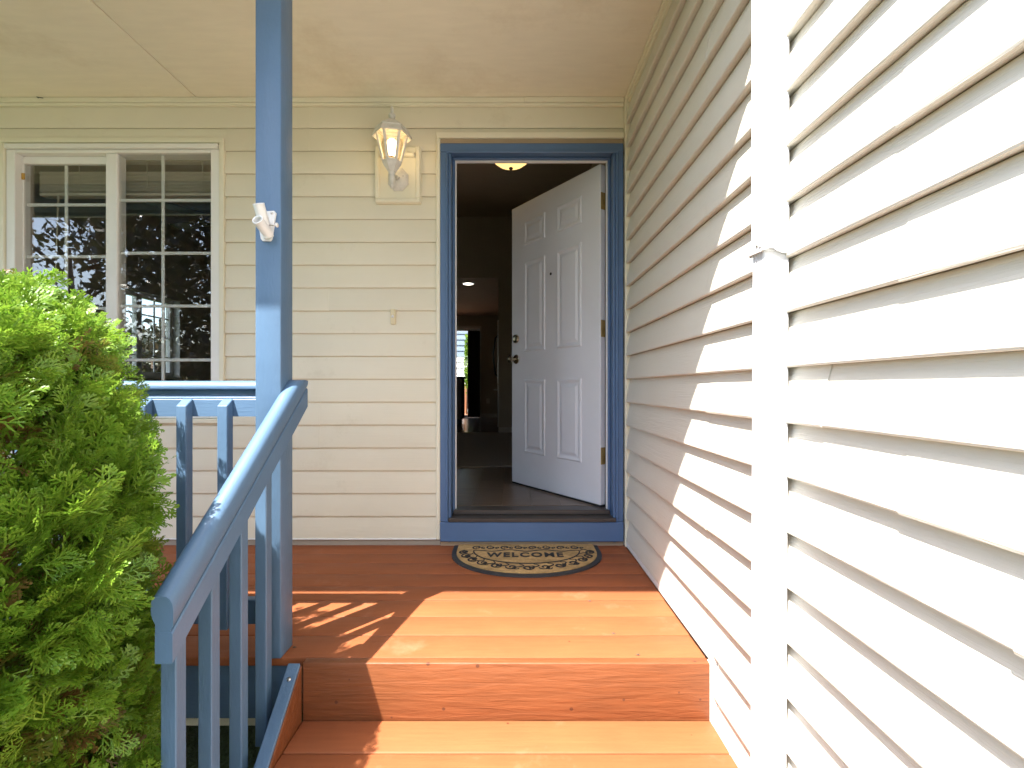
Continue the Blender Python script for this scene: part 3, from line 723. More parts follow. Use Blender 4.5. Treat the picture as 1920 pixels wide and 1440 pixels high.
# ================================================================== WELCOME MAT
MCX, MY1, MA, MD = .087, 2.700, .402, .445
wm = empty('welcome_mat', (MCX, 2.5, 0), 'half round coir doormat with black scrollwork reading WELCOME, before the door', 'doormat')
def mat_outline(a, d, flat, n=40):
    pts = [(MCX - a, MY1 - .0), (MCX - a, MY1 - flat)]
    for i in range(1, n):
        t = math.pi * i / n
        pts.append((MCX - a * math.cos(t), MY1 - flat - (d - flat) * math.sin(t) ** .92))
    return pts + [(MCX + a, MY1 - flat), (MCX + a, MY1 - .0)]
def flat_solid(name, pts, z0, z1, m, parent, bev=0):
    bm = bmesh.new()
    A = [bm.verts.new((x, y, z0)) for x, y in pts]; B = [bm.verts.new((x, y, z1)) for x, y in pts]
    for i in range(len(A)): bm.faces.new((A[i], A[(i + 1) % len(A)], B[(i + 1) % len(A)], B[i]))
    bm.faces.new(A[::-1]); top = bm.faces.new(B)
    if bev: bmesh.ops.bevel(bm, geom=list(top.edges), offset=bev, segments=1, affect='EDGES')
    return bm_obj(name, bm, m, parent)
flat_solid('mat_rim', mat_outline(MA, MD, .10), .0006, .009, M['mat_rim'], wm, .003)
flat_solid('coir_field', mat_outline(MA - .026, MD - .029, .10), .0093, .0135, M['coir'], wm)
ZP = .0137
def ribbon(bm, pts, wd):
    pts = [Vector((p[0], p[1], 0)) for p in pts]; L = []
    for i, p in enumerate(pts):
        d = (pts[min(i + 1, len(pts) - 1)] - pts[max(i - 1, 0)]).normalized()
        n_ = Vector((-d.y, d.x, 0)); tw = wd * (.55 + .45 * math.sin(math.pi * i / max(1, len(pts) - 1)))
        L.append((p + n_ * tw, p - n_ * tw))
    for (a, b), (c, d) in zip(L, L[1:]):
        lo = [bm.verts.new((q.x, q.y, ZP - .0006)) for q in (a, b, d, c)]; hi = [bm.verts.new((q.x, q.y, ZP + .0012)) for q in (a, b, d, c)]
        bm.faces.new(hi)
        for k in range(4): bm.faces.new((lo[k], lo[(k + 1) % 4], hi[(k + 1) % 4], hi[k]))
bm = bmesh.new()
ia, idp, iy = .285, .190, MY1 - .105
arc = [(MCX - ia * math.cos(math.pi * i / 40), iy - idp * math.sin(math.pi * i / 40)) for i in range(41)]
ribbon(bm, arc, .006)
ribbon(bm, [(MCX - ia + 2 * ia * i / 30, iy + .012 * math.cos(6 * math.pi * i / 30) * (1 if 3 < i < 27 else .3)) for i in range(31)], .005)
def spiral(cx, cy, r, a0, turns, sgn, wd=.005, n=18):
    return [(cx + r * (1 - .8 * t / n) * math.cos(a0 + sgn * 2 * math.pi * turns * t / n), cy + r * (1 - .8 * t / n) * math.sin(a0 + sgn * 2 * math.pi * turns * t / n)) for t in range(n + 1)]
oa, od = .335, .245
for i in range(13):
    t = math.pi * (.03 + .94 * i / 12)
    cx, cy = MCX - oa * math.cos(t), iy - od * math.sin(t)
    sg = 1 if i % 2 else -1
    ribbon(bm, spiral(cx, cy, .030, t + math.pi / 2 * sg, 1.15, sg), .0058)
    ribbon(bm, spiral(cx + .020 * math.sin(t), cy - .012 * sg, .018, t - math.pi / 2 * sg, .9, -sg), .0045)
    t2 = t + .10
    ribbon(bm, [(MCX - (oa - .045 + .07 * s / 8) * math.cos(t2 + .08 * math.sin(s * .7)), iy - (od - .045 + .07 * s / 8) * math.sin(t2 + .08 * math.sin(s * .7))) for s in range(9)], .004)
for i in range(8):
    cx = MCX - .27 + .54 * i / 7; sg = 1 if i % 2 else -1
    ribbon(bm, spiral(cx, MY1 - .055, .027, math.pi / 2 * sg, 1.2, sg), .0055)
    ribbon(bm, spiral(cx + .036, MY1 - .062, .014, -math.pi / 2 * sg, .9, -sg), .0045)
bm_obj('scroll_print', bm, M['mat_black'], wm)
tcv = bpy.data.curves.new('lettering', 'FONT'); tcv.body = 'WELCOME'; tcv.size = .1; tcv.extrude = .0008; tcv.offset = .0032; tcv.space_character = 1.22
tco = bpy.data.objects.new('lettering_source', tcv); link(tco)
bpy.context.view_layer.update()
me = bpy.data.meshes.new_from_object(tco.evaluated_get(bpy.context.evaluated_depsgraph_get()))
bpy.data.objects.remove(tco)
V = np.array([v.co[:] for v in me.vertices]); mn, mx_ = V.min(0), V.max(0)
V = (V - (mn + mx_) / 2) / (mx_ - mn)
V = V * np.array([.405, .068, .0016]) + np.array([xpx(984, 2.53), 2.530, ZP + .0006])
o = mesh_obj('lettering', V, [list(p.vertices) for p in me.polygons], M['mat_black'], wm)
tag(o, 'black lettering WELCOME')

# ================================================================== ARBORVITAE
hb = empty('arborvitae_shrub', (-1.30, 1.0, GZ), 'big clipped arborvitae shrub of feathery green sprays at left, beside the railing', 'shrub')
HCX, HCY, HR, HZS, HZT = -1.325, 1.000, .445, .68, 1.120
def spray_mesh(L=.062, n=7, seed=0, curl=.25):
    r = np.random.default_rng(seed); V = []; F = []
    def quad(p, d, l, w0, w1, nrm):
        d = d / np.linalg.norm(d); s = np.cross(d, nrm); s /= np.linalg.norm(s)
        i = len(V); q = p + d * l
        m_ = p + d * l * .55
        V.extend([p - s * w0 * .6, p + s * w0 * .6, m_ + s * w0 * 1.1 + nrm * .0008, q + s * w1, q - s * w1, m_ - s * w0 * 1.1 + nrm * .0008])
        F.append((i, i + 1, i + 2, i + 5)); F.append((i + 5, i + 2, i + 3, i + 4)); return q
    up = np.array([0, 0, 1.]); N = np.array([0, -1., 0]); p = np.zeros(3); d = up.copy()
    for k in range(n):
        f = k / n; seg = L / n
        d = up + np.array([math.sin(k * .9 + seed) * .10, curl * f, 0]); d /= np.linalg.norm(d)
        q = quad(p, d, seg * 1.05, .00105, .00095, N)
        if k > 0 or n < 4:
            for sd in ((-1, 1) if r.random() < .75 else (random.choice((-1, 1)),)):
                a = R(r.uniform(32, 55)); bl = L * (.62 - .46 * f) * r.uniform(.75, 1.2)
                bd = d * math.cos(a) + sd * np.array([1., 0, 0]) * math.sin(a) + np.array([0, r.uniform(-.15, .25), 0])
                h = p + (q - p) * r.random()
                m1 = quad(h, bd, bl * .5, .00115, .0011, N); bd2 = bd + up * .25
                e = quad(m1, bd2, bl * .5, .0011, .0008, N)
                for s2, hh, fl in ((1, .22, .55), (-1, .38, .52), (1, .58, .42), (-1, .76, .28)):
                    a2 = R(r.uniform(28, 48)) * s2
                    dd = bd / np.linalg.norm(bd)
                    sd2 = np.array([dd[0] * math.cos(a2) - dd[2] * math.sin(a2), dd[1] + r.uniform(-.1, .1), dd[0] * math.sin(a2) + dd[2] * math.cos(a2)])
                    quad(h + (e - h) * hh, sd2, bl * fl, .0011, .0007, N)
        p = q
    return np.array(V), F
PROTO = [spray_mesh(.060, 7, s, c) for s, c in ((1, .3), (2, .1), (3, .5), (4, .35), (5, .2), (6, .6))]
def hedge_r(z):
    if z <= HZS: return HR * (1 - .10 * max(0, (.45 - z)) ** 1.2)
    t = (z - HZS) / (HZT - HZS)
    return HR * max(0, 1 - t ** 2.7) ** .5
def lump(a, z): return .030 * math.sin(3 * a + 4 * z) + .022 * math.sin(7 * a - 9 * z + 1) + .014 * math.sin(13 * a + 17 * z)
HOLES_H = [(-.69, .545, .075), (-.62, .47, .05), (-.40, .75, .05), (-.9, .30, .05), (-1.1, .62, .045), (-.55, .05, .05), (-.82, .83, .04)]
def hedge_point(depth=0.0):
    while True:
        z = rng.uniform(GZ + .02, HZT + .0)
        r0 = hedge_r(z)
        a = rng.uniform(-math.pi, math.pi)
        # more sprays on the side seen from the porch steps
        if not (-2.2 < a < .75) and rng.random() < .62: continue
        if z < -.25 and rng.random() < .3: continue
        r_ = r0 + lump(a, z) - depth
        if r_ < .02 and z < HZT - .06: continue
        hole = any(math.hypot((a - h0) * r_, z - hz) < hr * (1.0 if depth < .03 else .75) for h0, hz, hr in HOLES_H)
        if hole and depth < .06: continue
        # slope of the surface gives the outward normal
        dz = .01; sl = (hedge_r(z + dz) - hedge_r(z - dz)) / (2 * dz)
        nrm = np.array([math.cos(a), math.sin(a), -sl]); nrm /= np.linalg.norm(nrm)
        return np.array([HCX + max(r_, 0) * math.cos(a), HCY + max(r_, 0) * math.sin(a), z]), nrm, a
def top_point():
    rr = HR * .75 * math.sqrt(rng.random()); a = rng.uniform(-math.pi, math.pi)
    z = HZS + (HZT - HZS) * max(0, 1 - (rr / HR) ** 2) ** (1 / 2.7)
    n_ = np.array([math.cos(a) * rr / HR, math.sin(a) * rr / HR, .8]); n_ /= np.linalg.norm(n_)
    return np.array([HCX + rr * math.cos(a), HCY + rr * math.sin(a), z + .03 * math.sin(9 * a + 20 * rr)]), n_, a
def spray_basis(nrm, d=None):
    if d is None: d = nrm * rng.uniform(.5, 1.0) + np.array([0, 0, 1.]) * rng.uniform(.15, .9) + rng.normal(0, .38, 3)
    else: d = d + rng.normal(0, .22, 3)
    d = d / np.linalg.norm(d)
    t = rng.normal(0, 1, 3); f = nrm * .9 + t * .65; f -= d * f.dot(d); f /= np.linalg.norm(f)
    s = np.cross(d, f)           # local x = s, -y = f (face normal), z = d
    return np.column_stack([s, -f, d])
inst = []
for c in range(640):                                    # branch tips: each a fan of sprays round its own centre
    cp_, cn, ca = top_point() if c % 8 == 0 else hedge_point(.0)
    cp_ = cp_ + cn * rng.normal(-.006, .018)
    if cp_[0] + .735 * cp_[1] > -.03: continue           # clipped along the handrail
    if cp_[1] < .55 and cp_[0] < -1.5 and rng.random() < .5: continue
    tone = rng.random()
    lean = np.array([0, 0, 1.]) * rng.uniform(.1, .8) + rng.normal(0, .25, 3)
    for k in range(int(rng.integers(11, 19))):
        off_ = rng.normal(0, .030, 3); off_ -= cn * off_.dot(cn)
        p = cp_ + off_ - cn * (off_.dot(off_) * 9 + rng.uniform(0, .02))
        d = cn * .75 + lean + off_ * 16
        if p[0] + .735 * p[1] > rng.normal(-.012, .010): continue
        tint = rng.random() * .6 + (.0 if tone < .88 else .22)
        inst.append((p, cn, ca, rng.uniform(.8, 1.55), tint, d))
for i in range(500):
    p, nrm, a = top_point(); inst.append((p - nrm * rng.uniform(.0, .04), nrm, a, rng.uniform(.6, 1.25), rng.random() * .80))
for i in range(5000):                                   # dry inner sprays, dead and brown as in any clipped conifer
    p, nrm, a = hedge_point(rng.uniform(.05, .15))
    if p[0] + .735 * p[1] > -.02: continue
    gap = any(math.hypot((a - h0) * HR, p[2] - hz) < hr for h0, hz, hr in HOLES_H)
    if gap and rng.random() < .6: continue
    inst.append((p, nrm, a, rng.uniform(1.0, 1.8), rng.uniform(.86, 1) if gap or rng.random() < .5 else rng.uniform(.2, .8)))
# the sprays that show largest become parts, the rest one piece of real geometry
def score(it):
    p = it[0]; dv = np.array([0, 0, CAM_Z]) - p; dist = np.linalg.norm(dv)
    px = 957 + 900 * p[0] / max(p[1], .05); py = 727 - 900 * (p[2] - CAM_Z) / max(p[1], .05)
    if p[1] < .2 or px < 0 or px > 330 or py > 1440: return 1e9
    return dist - it[3] * .12 + (0 if it[1].dot(dv / dist) > .2 else 5)
order = sorted(range(len(inst)), key=lambda i: score(inst[i]))
near, rest = order[:300], order[300:]
proto_me = []
for V, F in PROTO:
    me = bpy.data.meshes.new('leaf_spray'); me.from_pydata(V.tolist(), [], F); me.materials.append(M['foliage']); proto_me.append(me)
VV, FF, TT, off = [], [], [], 0
for i in rest:
    p, nrm, a, s, tint = inst[i][:5]; B = spray_basis(nrm, inst[i][5] if len(inst[i]) > 5 else None); V, F = PROTO[i % len(PROTO)]
    VV.append((V * s) @ B.T + p); FF.append(np.array(F) + off); off += len(V); TT.append(np.full(len(V), tint))
VV = np.vstack(VV); FF = np.vstack(FF); TT = np.concatenate(TT)
base = np.array([HCX, HCY, GZ])
me = bpy.data.meshes.new('foliage'); me.vertices.add(len(VV)); me.vertices.foreach_set('co', (VV - base).ravel())
me.loops.add(FF.size); me.polygons.add(len(FF))
me.polygons.foreach_set('loop_start', np.arange(0, FF.size, 4)); me.polygons.foreach_set('loop_total', np.full(len(FF), 4))
me.loops.foreach_set('vertex_index', FF.ravel()); me.update(calc_edges=True)
at = me.attributes.new('tint', 'FLOAT', 'POINT'); at.data.foreach_set('value', TT)
me.materials.append(M['foliage'])
fo = bpy.data.objects.new('foliage', me); link(fo); fo.parent = hb; fo.location = Vector(base) - hb.location; fo['kind'] = 'stuff'
for i in near:
    p, nrm, a, s, tint = inst[i][:5]; B = spray_basis(nrm, inst[i][5] if len(inst[i]) > 5 else None)
    o = bpy.data.objects.new('leaf_spray', proto_me[i % len(PROTO)]); link(o); o.parent = hb
    mtx = Matrix([[B[r_][c] * s for c in range(3)] + [0] for r_ in range(3)] + [[0, 0, 0, 1]])
    mtx.translation = Vector(p) - hb.location; o.matrix_local = mtx
tube('trunk', [(HCX, HCY, GZ), (HCX + .01, HCY - .01, .1), (HCX, HCY, .8)], [.05, .04, .015], M['twig'], hb)
for k in range(46):
    p, nrm, a = hedge_point(.07); z0 = p[2] - rng.uniform(.08, .25)
    q0 = Vector((HCX, HCY, max(GZ + .03, z0))); q1 = Vector(p); mid = q0.lerp(q1, .6) + Vector(rng.normal(0, .025, 3))
    tube('branch', [q0, mid, q1, q1 + Vector(rng.normal(0, .012, 3)) + Vector(nrm) * .05], [.011, .006, .0035, .0015], M['twig'], hb, 5)

for k in range(9):
    h0, hz, hr = HOLES_H[k % 3]
    a = h0 + rng.uniform(-.12, .12); z = hz + rng.uniform(-.05, .05)
    r1 = hedge_r(z) - .02
    q0 = Vector((HCX + (r1 - .10) * math.cos(a + .15), HCY + (r1 - .10) * math.sin(a + .15), z - .05))
    q1 = Vector((HCX + r1 * math.cos(a - .05), HCY + r1 * math.sin(a - .05), z + rng.uniform(-.01, .03)))
    q2 = Vector((HCX + (r1 - .01) * math.cos(a - .2), HCY + (r1 - .01) * math.sin(a - .2), z + rng.uniform(-.03, .03)))
    tube('branch', [q0, q1, q2], [.005, .0038, .0016], M['twig'], hb, 6)

# ================================================================== INTERIOR
def struct(name, *a, **k): o = box(name, *a, **k); o['kind'] = 'structure'; return o
IY0, RYF = W + .131, 7.45
LXW = -4.20                                             # left wall of the living room
fl = empty('interior_floor', (0, 5, FLOOR), kind='structure')
for k in range(20):                                     # hallway planks running across the hall
    ya = IY0 + .002 + k * .0
for k in range(13):
    xa = -.95 + k * .18
    for (y0, y1) in ((IY0, 3.3 + .45 * ((k * 37) % 10) / 10), (3.3 + .45 * ((k * 37) % 10) / 10 + .001, 4.34)):
        box('floor_plank', xa + .0006, xa + .1794, y0, y1, FLOOR - .012, FLOOR - random.uniform(0, .0006), M['plank'], fl, .001)
box('subfloor', -4.2, 1.6, IY0, 7.44, FLOOR - .10, FLOOR - .0125, M['tan_wood'], fl, 0)
cpts = [(1.6, 4.36), (.6, 4.33), (.2, 4.30), (-.2, 4.25), (-.5, 4.18), (-.7, 4.05), (-.97, 3.6), (-.97, IY0 + .02), (-4.19, IY0 + .02), (-4.19, 7.44), (1.6, 7.44)]
cp = flat_solid('carpet', cpts, FLOOR - .012, FLOOR + .012, M['carpet'], fl)
box('kitchen_floor', -3.2, 1.6, 7.441, 11.4, FLOOR - .02, FLOOR - .002, M['kfloor'], fl, 0)
# walls
iw = empty('interior_walls', (0, 6, FLOOR), kind='structure')
def iwb(name, x0, x1, y0, y1, z0, z1, m=None, bev=0): return box(name, x0, x1, y0, y1, z0, z1, m or M['wall_in'], iw, bev)
SWY0, SWY1, SWZ0, SWZ1 = 4.99, 6.08, 1.03, 1.99         # side window opening
iwb('wall_panel', LXW - .16, LXW, IY0, SWY0, 0, 4.2)
iwb('wall_panel', LXW - .16, LXW, SWY1, 7.6, 0, 4.2)
iwb('wall_panel', LXW - .16, LXW, SWY0, SWY1, 0, SWZ0)
iwb('wall_panel', LXW - .16, LXW, SWY0, SWY1, SWZ1, 4.2)
iwb('wall_panel', -.185, 1.6, RYF, RYF + .13, 0, 4.4)
iwb('wall_panel', -4.36, -2.4, RYF, RYF + .13, 0, 4.4)
iwb('wall_panel', -2.4, -.185, RYF, RYF + .13, 2.60, 4.4)
iwb('wall_panel', 1.6, 1.74, IY0, 11.6, 0, 4.4)
iwb('wall_panel', -3.36, -3.2, RYF + .13, 11.6, 0, 2.9)
KY = 11.4
iwb('wall_panel', -.735, 1.6, KY, KY + .14, 0, 2.9)
iwb('wall_panel', -3.2, -2.55, KY, KY + .14, 0, 2.9)
iwb('wall_panel', -2.55, -.735, KY, KY + .14, 2.30, 2.9)
iwb('baseboard', -.70, .6, KY - .014, KY - .0005, FLOOR, FLOOR + .09, M['baseboard'], .002)
iwb('baseboard', -.184, 1.6, RYF - .014, RYF - .0005, FLOOR, FLOOR + .09, M['baseboard'], .002)
iwb('crown_rail', LXW + .0005, LXW + .02, IY0 + .1, 7.3, SWZ1 + .20, SWZ1 + .235, M['wall_in'], .002)
ic = empty('interior_ceiling', (0, 6, 2.7), kind='structure')
extrude('ceiling_slab', [(IY0, 2.475), (IY0, 2.555), (RYF, 3.62), (RYF, 3.54)], lambda t, a, b: (t, a, b), -4.36, 1.74, M['ceil_in'], ic)
box('kitchen_ceiling', -3.3, 1.7, RYF + .131, 11.6, 2.602, 2.68, M['ceil_in'], ic, 0)
# side window seen through the front window
sd = empty('side_window', (LXW - .1, 5, 1.5), 'bright white gridded window in the far left wall, seen through the front window', 'window', kind='thing')
def sbox(n_, y0, y1, z0, z1, m=M['white_trim'], x0=LXW - .13, x1=LXW - .075, bev=.002): return box(n_, x0, x1, y0, y1, z0, z1, m, sd, bev)
sbox('frame', SWY0 + .001, SWY0 + .05, SWZ0 + .001, SWZ1 - .001); sbox('frame', SWY1 - .05, SWY1 - .001, SWZ0 + .001, SWZ1 - .001)
sbox('frame', SWY0 + .0505, SWY1 - .0505, SWZ0 + .001, SWZ0 + .05); sbox('frame', SWY0 + .0505, SWY1 - .0505, SWZ1 - .05, SWZ1 - .001)
sbox('mullion', 5.49, 5.57, SWZ0 + .0505, SWZ1 - .0505)
for a, b in ((SWY0 + .051, 5.489), (5.571, SWY1 - .051)):
    m_ = (a + b) / 2
    sbox('grille_bar', m_ - .009, m_ + .009, SWZ0 + .051, SWZ1 - .051, x0=LXW - .110, x1=LXW - .100, bev=0)
    for k in (1, 2, 3):
        z = SWZ0 + (SWZ1 - SWZ0) * k / 4; sbox('grille_bar', a, b, z - .008, z + .008, x0=LXW - .1115, x1=LXW - .0985, bev=0)
    sbox('pane', a, b, SWZ0 + .051, SWZ1 - .051, M['glass'], LXW - .107, LXW - .104, 0)
sbox('reveal', SWY1 - .0008, SWY1 + .012, SWZ0 - .01, SWZ1, M['white_trim'], LXW - .072, LXW + .012)
sbox('sill', SWY0 - .02, SWY1 + .0125, SWZ0 - .03, SWZ0 + .0008, M['white_trim'], LXW - .072, LXW + .03)
# blind raised at the top of the front window
wb = empty('window_blind', (-2.25, W + .16, 2.15), 'cream slatted blind drawn up to the top of the front window', 'blind')
box('headrail', -2.80, -1.70, W + .10, W + .15, 2.235, 2.285, M['blind_slat'], wb, .003)
z = 2.170
for k in range(14):
    box('slat', -2.79, -1.71, W + .10, W + .15, z - .0022, z + .0022, M['blind_slat'], wb, .0006); z -= .0085
box('bottom_rail', -2.79, -1.71, W + .10, W + .152, z - .020, z - .001, M['blind_slat'], wb, .003)
for x in (-2.55, -2.15, -1.82):
    tube('lift_cord', [(x, W + .098, 2.235), (x + .004, W + .096, 2.10), (x - .006, W + .097, 2.035)], .0018, M['blind_slat'], wb, 5)
tube('tilt_wand', [(-2.67, W + .095, 2.03), (-2.69, W + .09, 1.35)], .004, M['blind_slat'], wb, 6)
# ceiling fan and vent seen through the right-hand pane
cf = empty('ceiling_fan', (-2.85, 4.75, 2.55), 'dark ceiling fan in the living room, seen through the front window', 'fan')
lathe('fan_motor', [(.03, .0), (.09, .02), (.10, .08), (.06, .11), (.015, .12), (.015, .42)], (-2.85, 4.75, 2.48), M['fan'], cf)
for k in range(5):
    a = k * 2 * math.pi / 5 + .35; c, s_ = math.cos(a), math.sin(a)
    bm = bmesh.new(); bm_box(bm, .12, .62, -.065, .065, -.004, .004, .003)
    for v in bm.verts:
        x_, y_ = v.co.x, v.co.y; v.co = (-2.85 + c * x_ - s_ * y_, 4.75 + s_ * x_ + c * y_, 2.545 + v.co.z + .12 * y_)
    bm_obj('fan_blade', bm, M['fan'], cf)
vt = empty('ceiling_vent', (-3.05, 4.95, 2.9), 'small dark register in the sloped living room ceiling, seen through the window', 'vent')
def cz(Y): return 2.475 + (Y - IY0) / (RYF - IY0) * 1.065
bm = bmesh.new(); bm_box(bm, -2.98, -2.70, 4.35, 4.50, -.012, -.001, .002)
for v in bm.verts: v.co.z += cz(v.co.y)
bm_obj('vent_frame', bm, M['white_trim'], vt)
for k in range(5):
    bm = bmesh.new(); bm_box(bm, -2.95, -2.73, 4.365 + .026 * k, 4.383 + .026 * k, -.016, -.0125, .001)
    for v in bm.verts: v.co.z += cz(v.co.y)
    bm_obj('vent_slat', bm, M['black'], vt)
# hall ceiling light
hl = empty('dome_light', (0, 3.42, cz(3.42)), 'glowing amber glass dome light on the hallway ceiling beyond the door', 'ceiling lamp')
dz = cz(3.42)
lathe('lamp_base', [(.15, 0), (.155, -.02), (.15, -.035)], (0, 3.42, dz - .002), M['brass'], hl, seg=24)
lathe('lamp_shade', [(.148, -.036), (.142, -.06), (.122, -.09), (.09, -.115), (.05, -.132), (.01, -.138)], (0.004, 3.42, dz - .002), M['dome'], hl, seg=28)
lathe('lamp_finial', [(.012, -.136), (.016, -.146), (.006, -.156)], (0.004, 3.42, dz - .002), M['black'], hl, seg=10)
rl = empty('recessed_light', (xpx(878, 7.75), 7.75, 2.60), 'small lit recessed ceiling light in the kitchen past the hallway', 'ceiling lamp')
lathe('trim_ring', [(.105, 0), (.100, -.008), (.082, -.010)], (xpx(878, 7.85), 7.85, 2.6015), M['white_trim'], rl, seg=20)
lathe('lamp_lens', [(.082, -.0105), (.08, -.0125), (.001, -.013)], (xpx(878, 7.85), 7.85, 2.6015), M['recess'], rl, seg=20)
# fridge
fr = empty('refrigerator', (.1, 7.95, FLOOR), 'steel refrigerator seen edge on at the end of the hallway', 'refrigerator')
FX = -.205
box('cabinet', FX + .075, .50, RYF + .14, 8.42, FLOOR + .02, 1.955, mat('fridge_side', (.10, .10, .10), .4), fr, .006)
zs = .95
for a, b in ((RYF + .14, 8.02), (8.025, 8.42)): box('fridge_door', FX, FX + .072, a, b, zs + .006, 1.962, M['steel'], fr, .012, 3)
box('freezer_drawer', FX, FX + .072, RYF + .14, 8.42, FLOOR + .08, zs - .003, M['steel'], fr, .012, 3)
tube('door_handle', [(FX, 7.97, 1.76), (FX - .045, 7.97, 1.72), (FX - .075, 7.97, 1.48), (FX - .075, 7.97, 1.36), (FX - .045, 7.97, 1.12), (FX, 7.97, 1.08)], .013, M['black'], fr, 8)
tube('drawer_handle', [(FX, 7.66, .86), (FX - .055, 7.66, .86), (FX - .055, 8.34, .86), (FX, 8.34, .86)], .012, M['steel'], fr, 8)
box('hinge_cover', FX + .01, FX + .09, RYF + .15, RYF + .24, 1.963, 1.99, M['black'], fr, .004)
# wall outlet
ot = empty('wall_outlet', (-.53, KY - .01, .58), 'cream wall outlet low on the kitchen wall past the refrigerator', 'outlet')
box('outlet_plate', -.57, -.49, KY - .008, KY - .0006, .52, .64, M['outlet'], ot, .003)
for z in (.552, .608): box('outlet_socket', -.548, -.512, KY - .0105, KY - .0082, z - .016, z + .016, M['outlet'], ot, .003)
# counter
kc = empty('kitchen_counter', (-1.7, 9.6, FLOOR), 'dark kitchen counter end left of the hallway view, in front of the glass door', 'counter')
box('counter_top', -2.6, -.915, 9.25, 9.95, 1.075, 1.113, M['black'], kc, .006)
box('counter_base', -2.6, -.945, 9.30, 9.90, FLOOR + .09, 1.0745, M['cabinet'], kc, .003)
box('toe_kick', -2.6, -.99, 9.36, 9.88, FLOOR + .001, FLOOR + .089, M['black'], kc, 0)
box('end_panel', -.9445, -.938, 9.36, 9.84, .30, 1.0, M['cabinet'], kc, .004)
# sliding glass door and its curtain
gd = empty('sliding_glass_door', (-1.6, KY + .05, FLOOR), 'sliding glass door to the sunny back yard at the end of the house', 'door', kind='thing')
def gbox(n_, x0, x1, z0, z1, m=M['white_trim'], y0=KY + .02, y1=KY + .09, bev=.002): return box(n_, x0, x1, y0, y1, z0, z1, m, gd, bev)
gbox('frame', -2.549, -2.49, FLOOR + .001, 2.299); gbox('frame', -.795, -.736, FLOOR + .001, 2.299)
gbox('frame', -2.4895, -.7955, 2.25, 2.299); gbox('frame', -2.4895, -.7955, FLOOR + .001, FLOOR + .05)
gbox('stile', -1.74, -1.66, FLOOR + .0505, 2.2495)
for a, b in ((-2.489, -1.741), (-1.659, -.796)): gbox('pane', a, b, FLOOR + .051, 2.249, M['glass'], KY + .05, KY + .056, 0)
gbox('casing', -.735, -.69, FLOOR + .001, 2.36, M['baseboard'], KY - .018, KY - .0006); gbox('casing', -2.60, -.7355, 2.3005, 2.36, M['baseboard'], KY - .018, KY - .0006)
cu = empty('curtain', (-.9, KY - .08, FLOOR), 'dark vertical blinds stacked at the right side of the glass door', 'curtain')
box('curtain_rod', -2.56, -.72, KY - .10, KY - .045, 2.235, 2.285, M['white_trim'], cu, .003)
for k in range(9):
    x = -1.005 + k * .031
    box('vane', x, x + .037, KY - .11 + .02 * (k % 2), KY - .075 + .02 * (k % 2), FLOOR + .015, 2.234, M['blind_dark'], cu, .003)
# ================================================================== BACK YARD
yd = sheet('back_deck_floor', -6, 4, KY + .15, 14.2, FLOOR - .03, M['rail_wood'], .05)
br = empty('back_deck_railing', (-1.5, 14, .15), 'reddish wood railing of the back deck seen through the glass door', 'railing')
box('rail_cap', -6, 4, 13.95, 14.07, .90, .945, M['rail_wood'], br, .003)
box('rail_beam', -6, 4, 13.98, 14.03, .28, .36, M['rail_wood'], br, .003)
x = -3.0
while x < 0.0:
    box('baluster', x, x + .045, 13.985, 14.025, .16, .899, M['rail_wood'], br, .002); x += .13
box('rail_post', -1.36, -1.27, 13.93, 13.975, .16, 1.0, M['rail_wood'], br, .003)
nb = empty('neighbour_house', (-2, 18, GZ), 'neighbouring house with grey blue upper and white lower siding, beyond the back deck', 'house')
box('house_wall', -9, 6, 17.05, 20, GZ - .1, 5.2, M['nb_blue'], nb, 0)
k = 0; z = -.4
while z < 4.9:
    m_ = M['nb_white'] if z < 1.98 else M['nb_blue']
    extrude('siding_board', [(0, z), (.03, z), (.03, z + .02), (.006, z + .199), (0, z + .199)], lambda t, a, b: (t, 17.049 - a, b), -6, 3, m_, nb); z += .2
extrude('roof', [(16.4, 5.15), (18.5, 7.0), (20.6, 5.15), (20.6, 5.05), (18.5, 6.9), (16.4, 5.05)], lambda t, a, b: (t, a, b), -9.3, 6.3, M['roof'], nb)

# ================================================================== TREES (across the street: mirrored in the window, one unseen and added to block sky; beside the house: seen through the side window)
def leaf_cloud(cx, cy, cz_, rx, rz, n, seed, size):
    r = np.random.default_rng(seed)
    C = []
    for _ in range(60):
        d = r.normal(0, 1, 3); d /= np.linalg.norm(d); C.append(np.array([d[0] * rx, d[1] * rx, d[2] * rz]) * r.uniform(.45, 1))
    C = np.array(C)
    P = C[r.integers(0, 60, n)] + r.normal(0, .16, (n, 3)) * np.array([rx, rx, rz])
    A = r.normal(0, 1, (n, 3)); A /= np.linalg.norm(A, axis=1)[:, None]
    Bv = np.cross(A, r.normal(0, 1, (n, 3))); Bv /= np.linalg.norm(Bv, axis=1)[:, None]
    s = r.uniform(.6, 1.3, (n, 1)) * size
    q = np.stack([P - A * s, P + Bv * s * .5, P + A * s, P - Bv * s * .5], 1) + np.array([cx, cy, cz_])
    return q.reshape(-1, 3), np.arange(4 * n).reshape(-1, 4), np.repeat(r.random(n) * .9, 4)
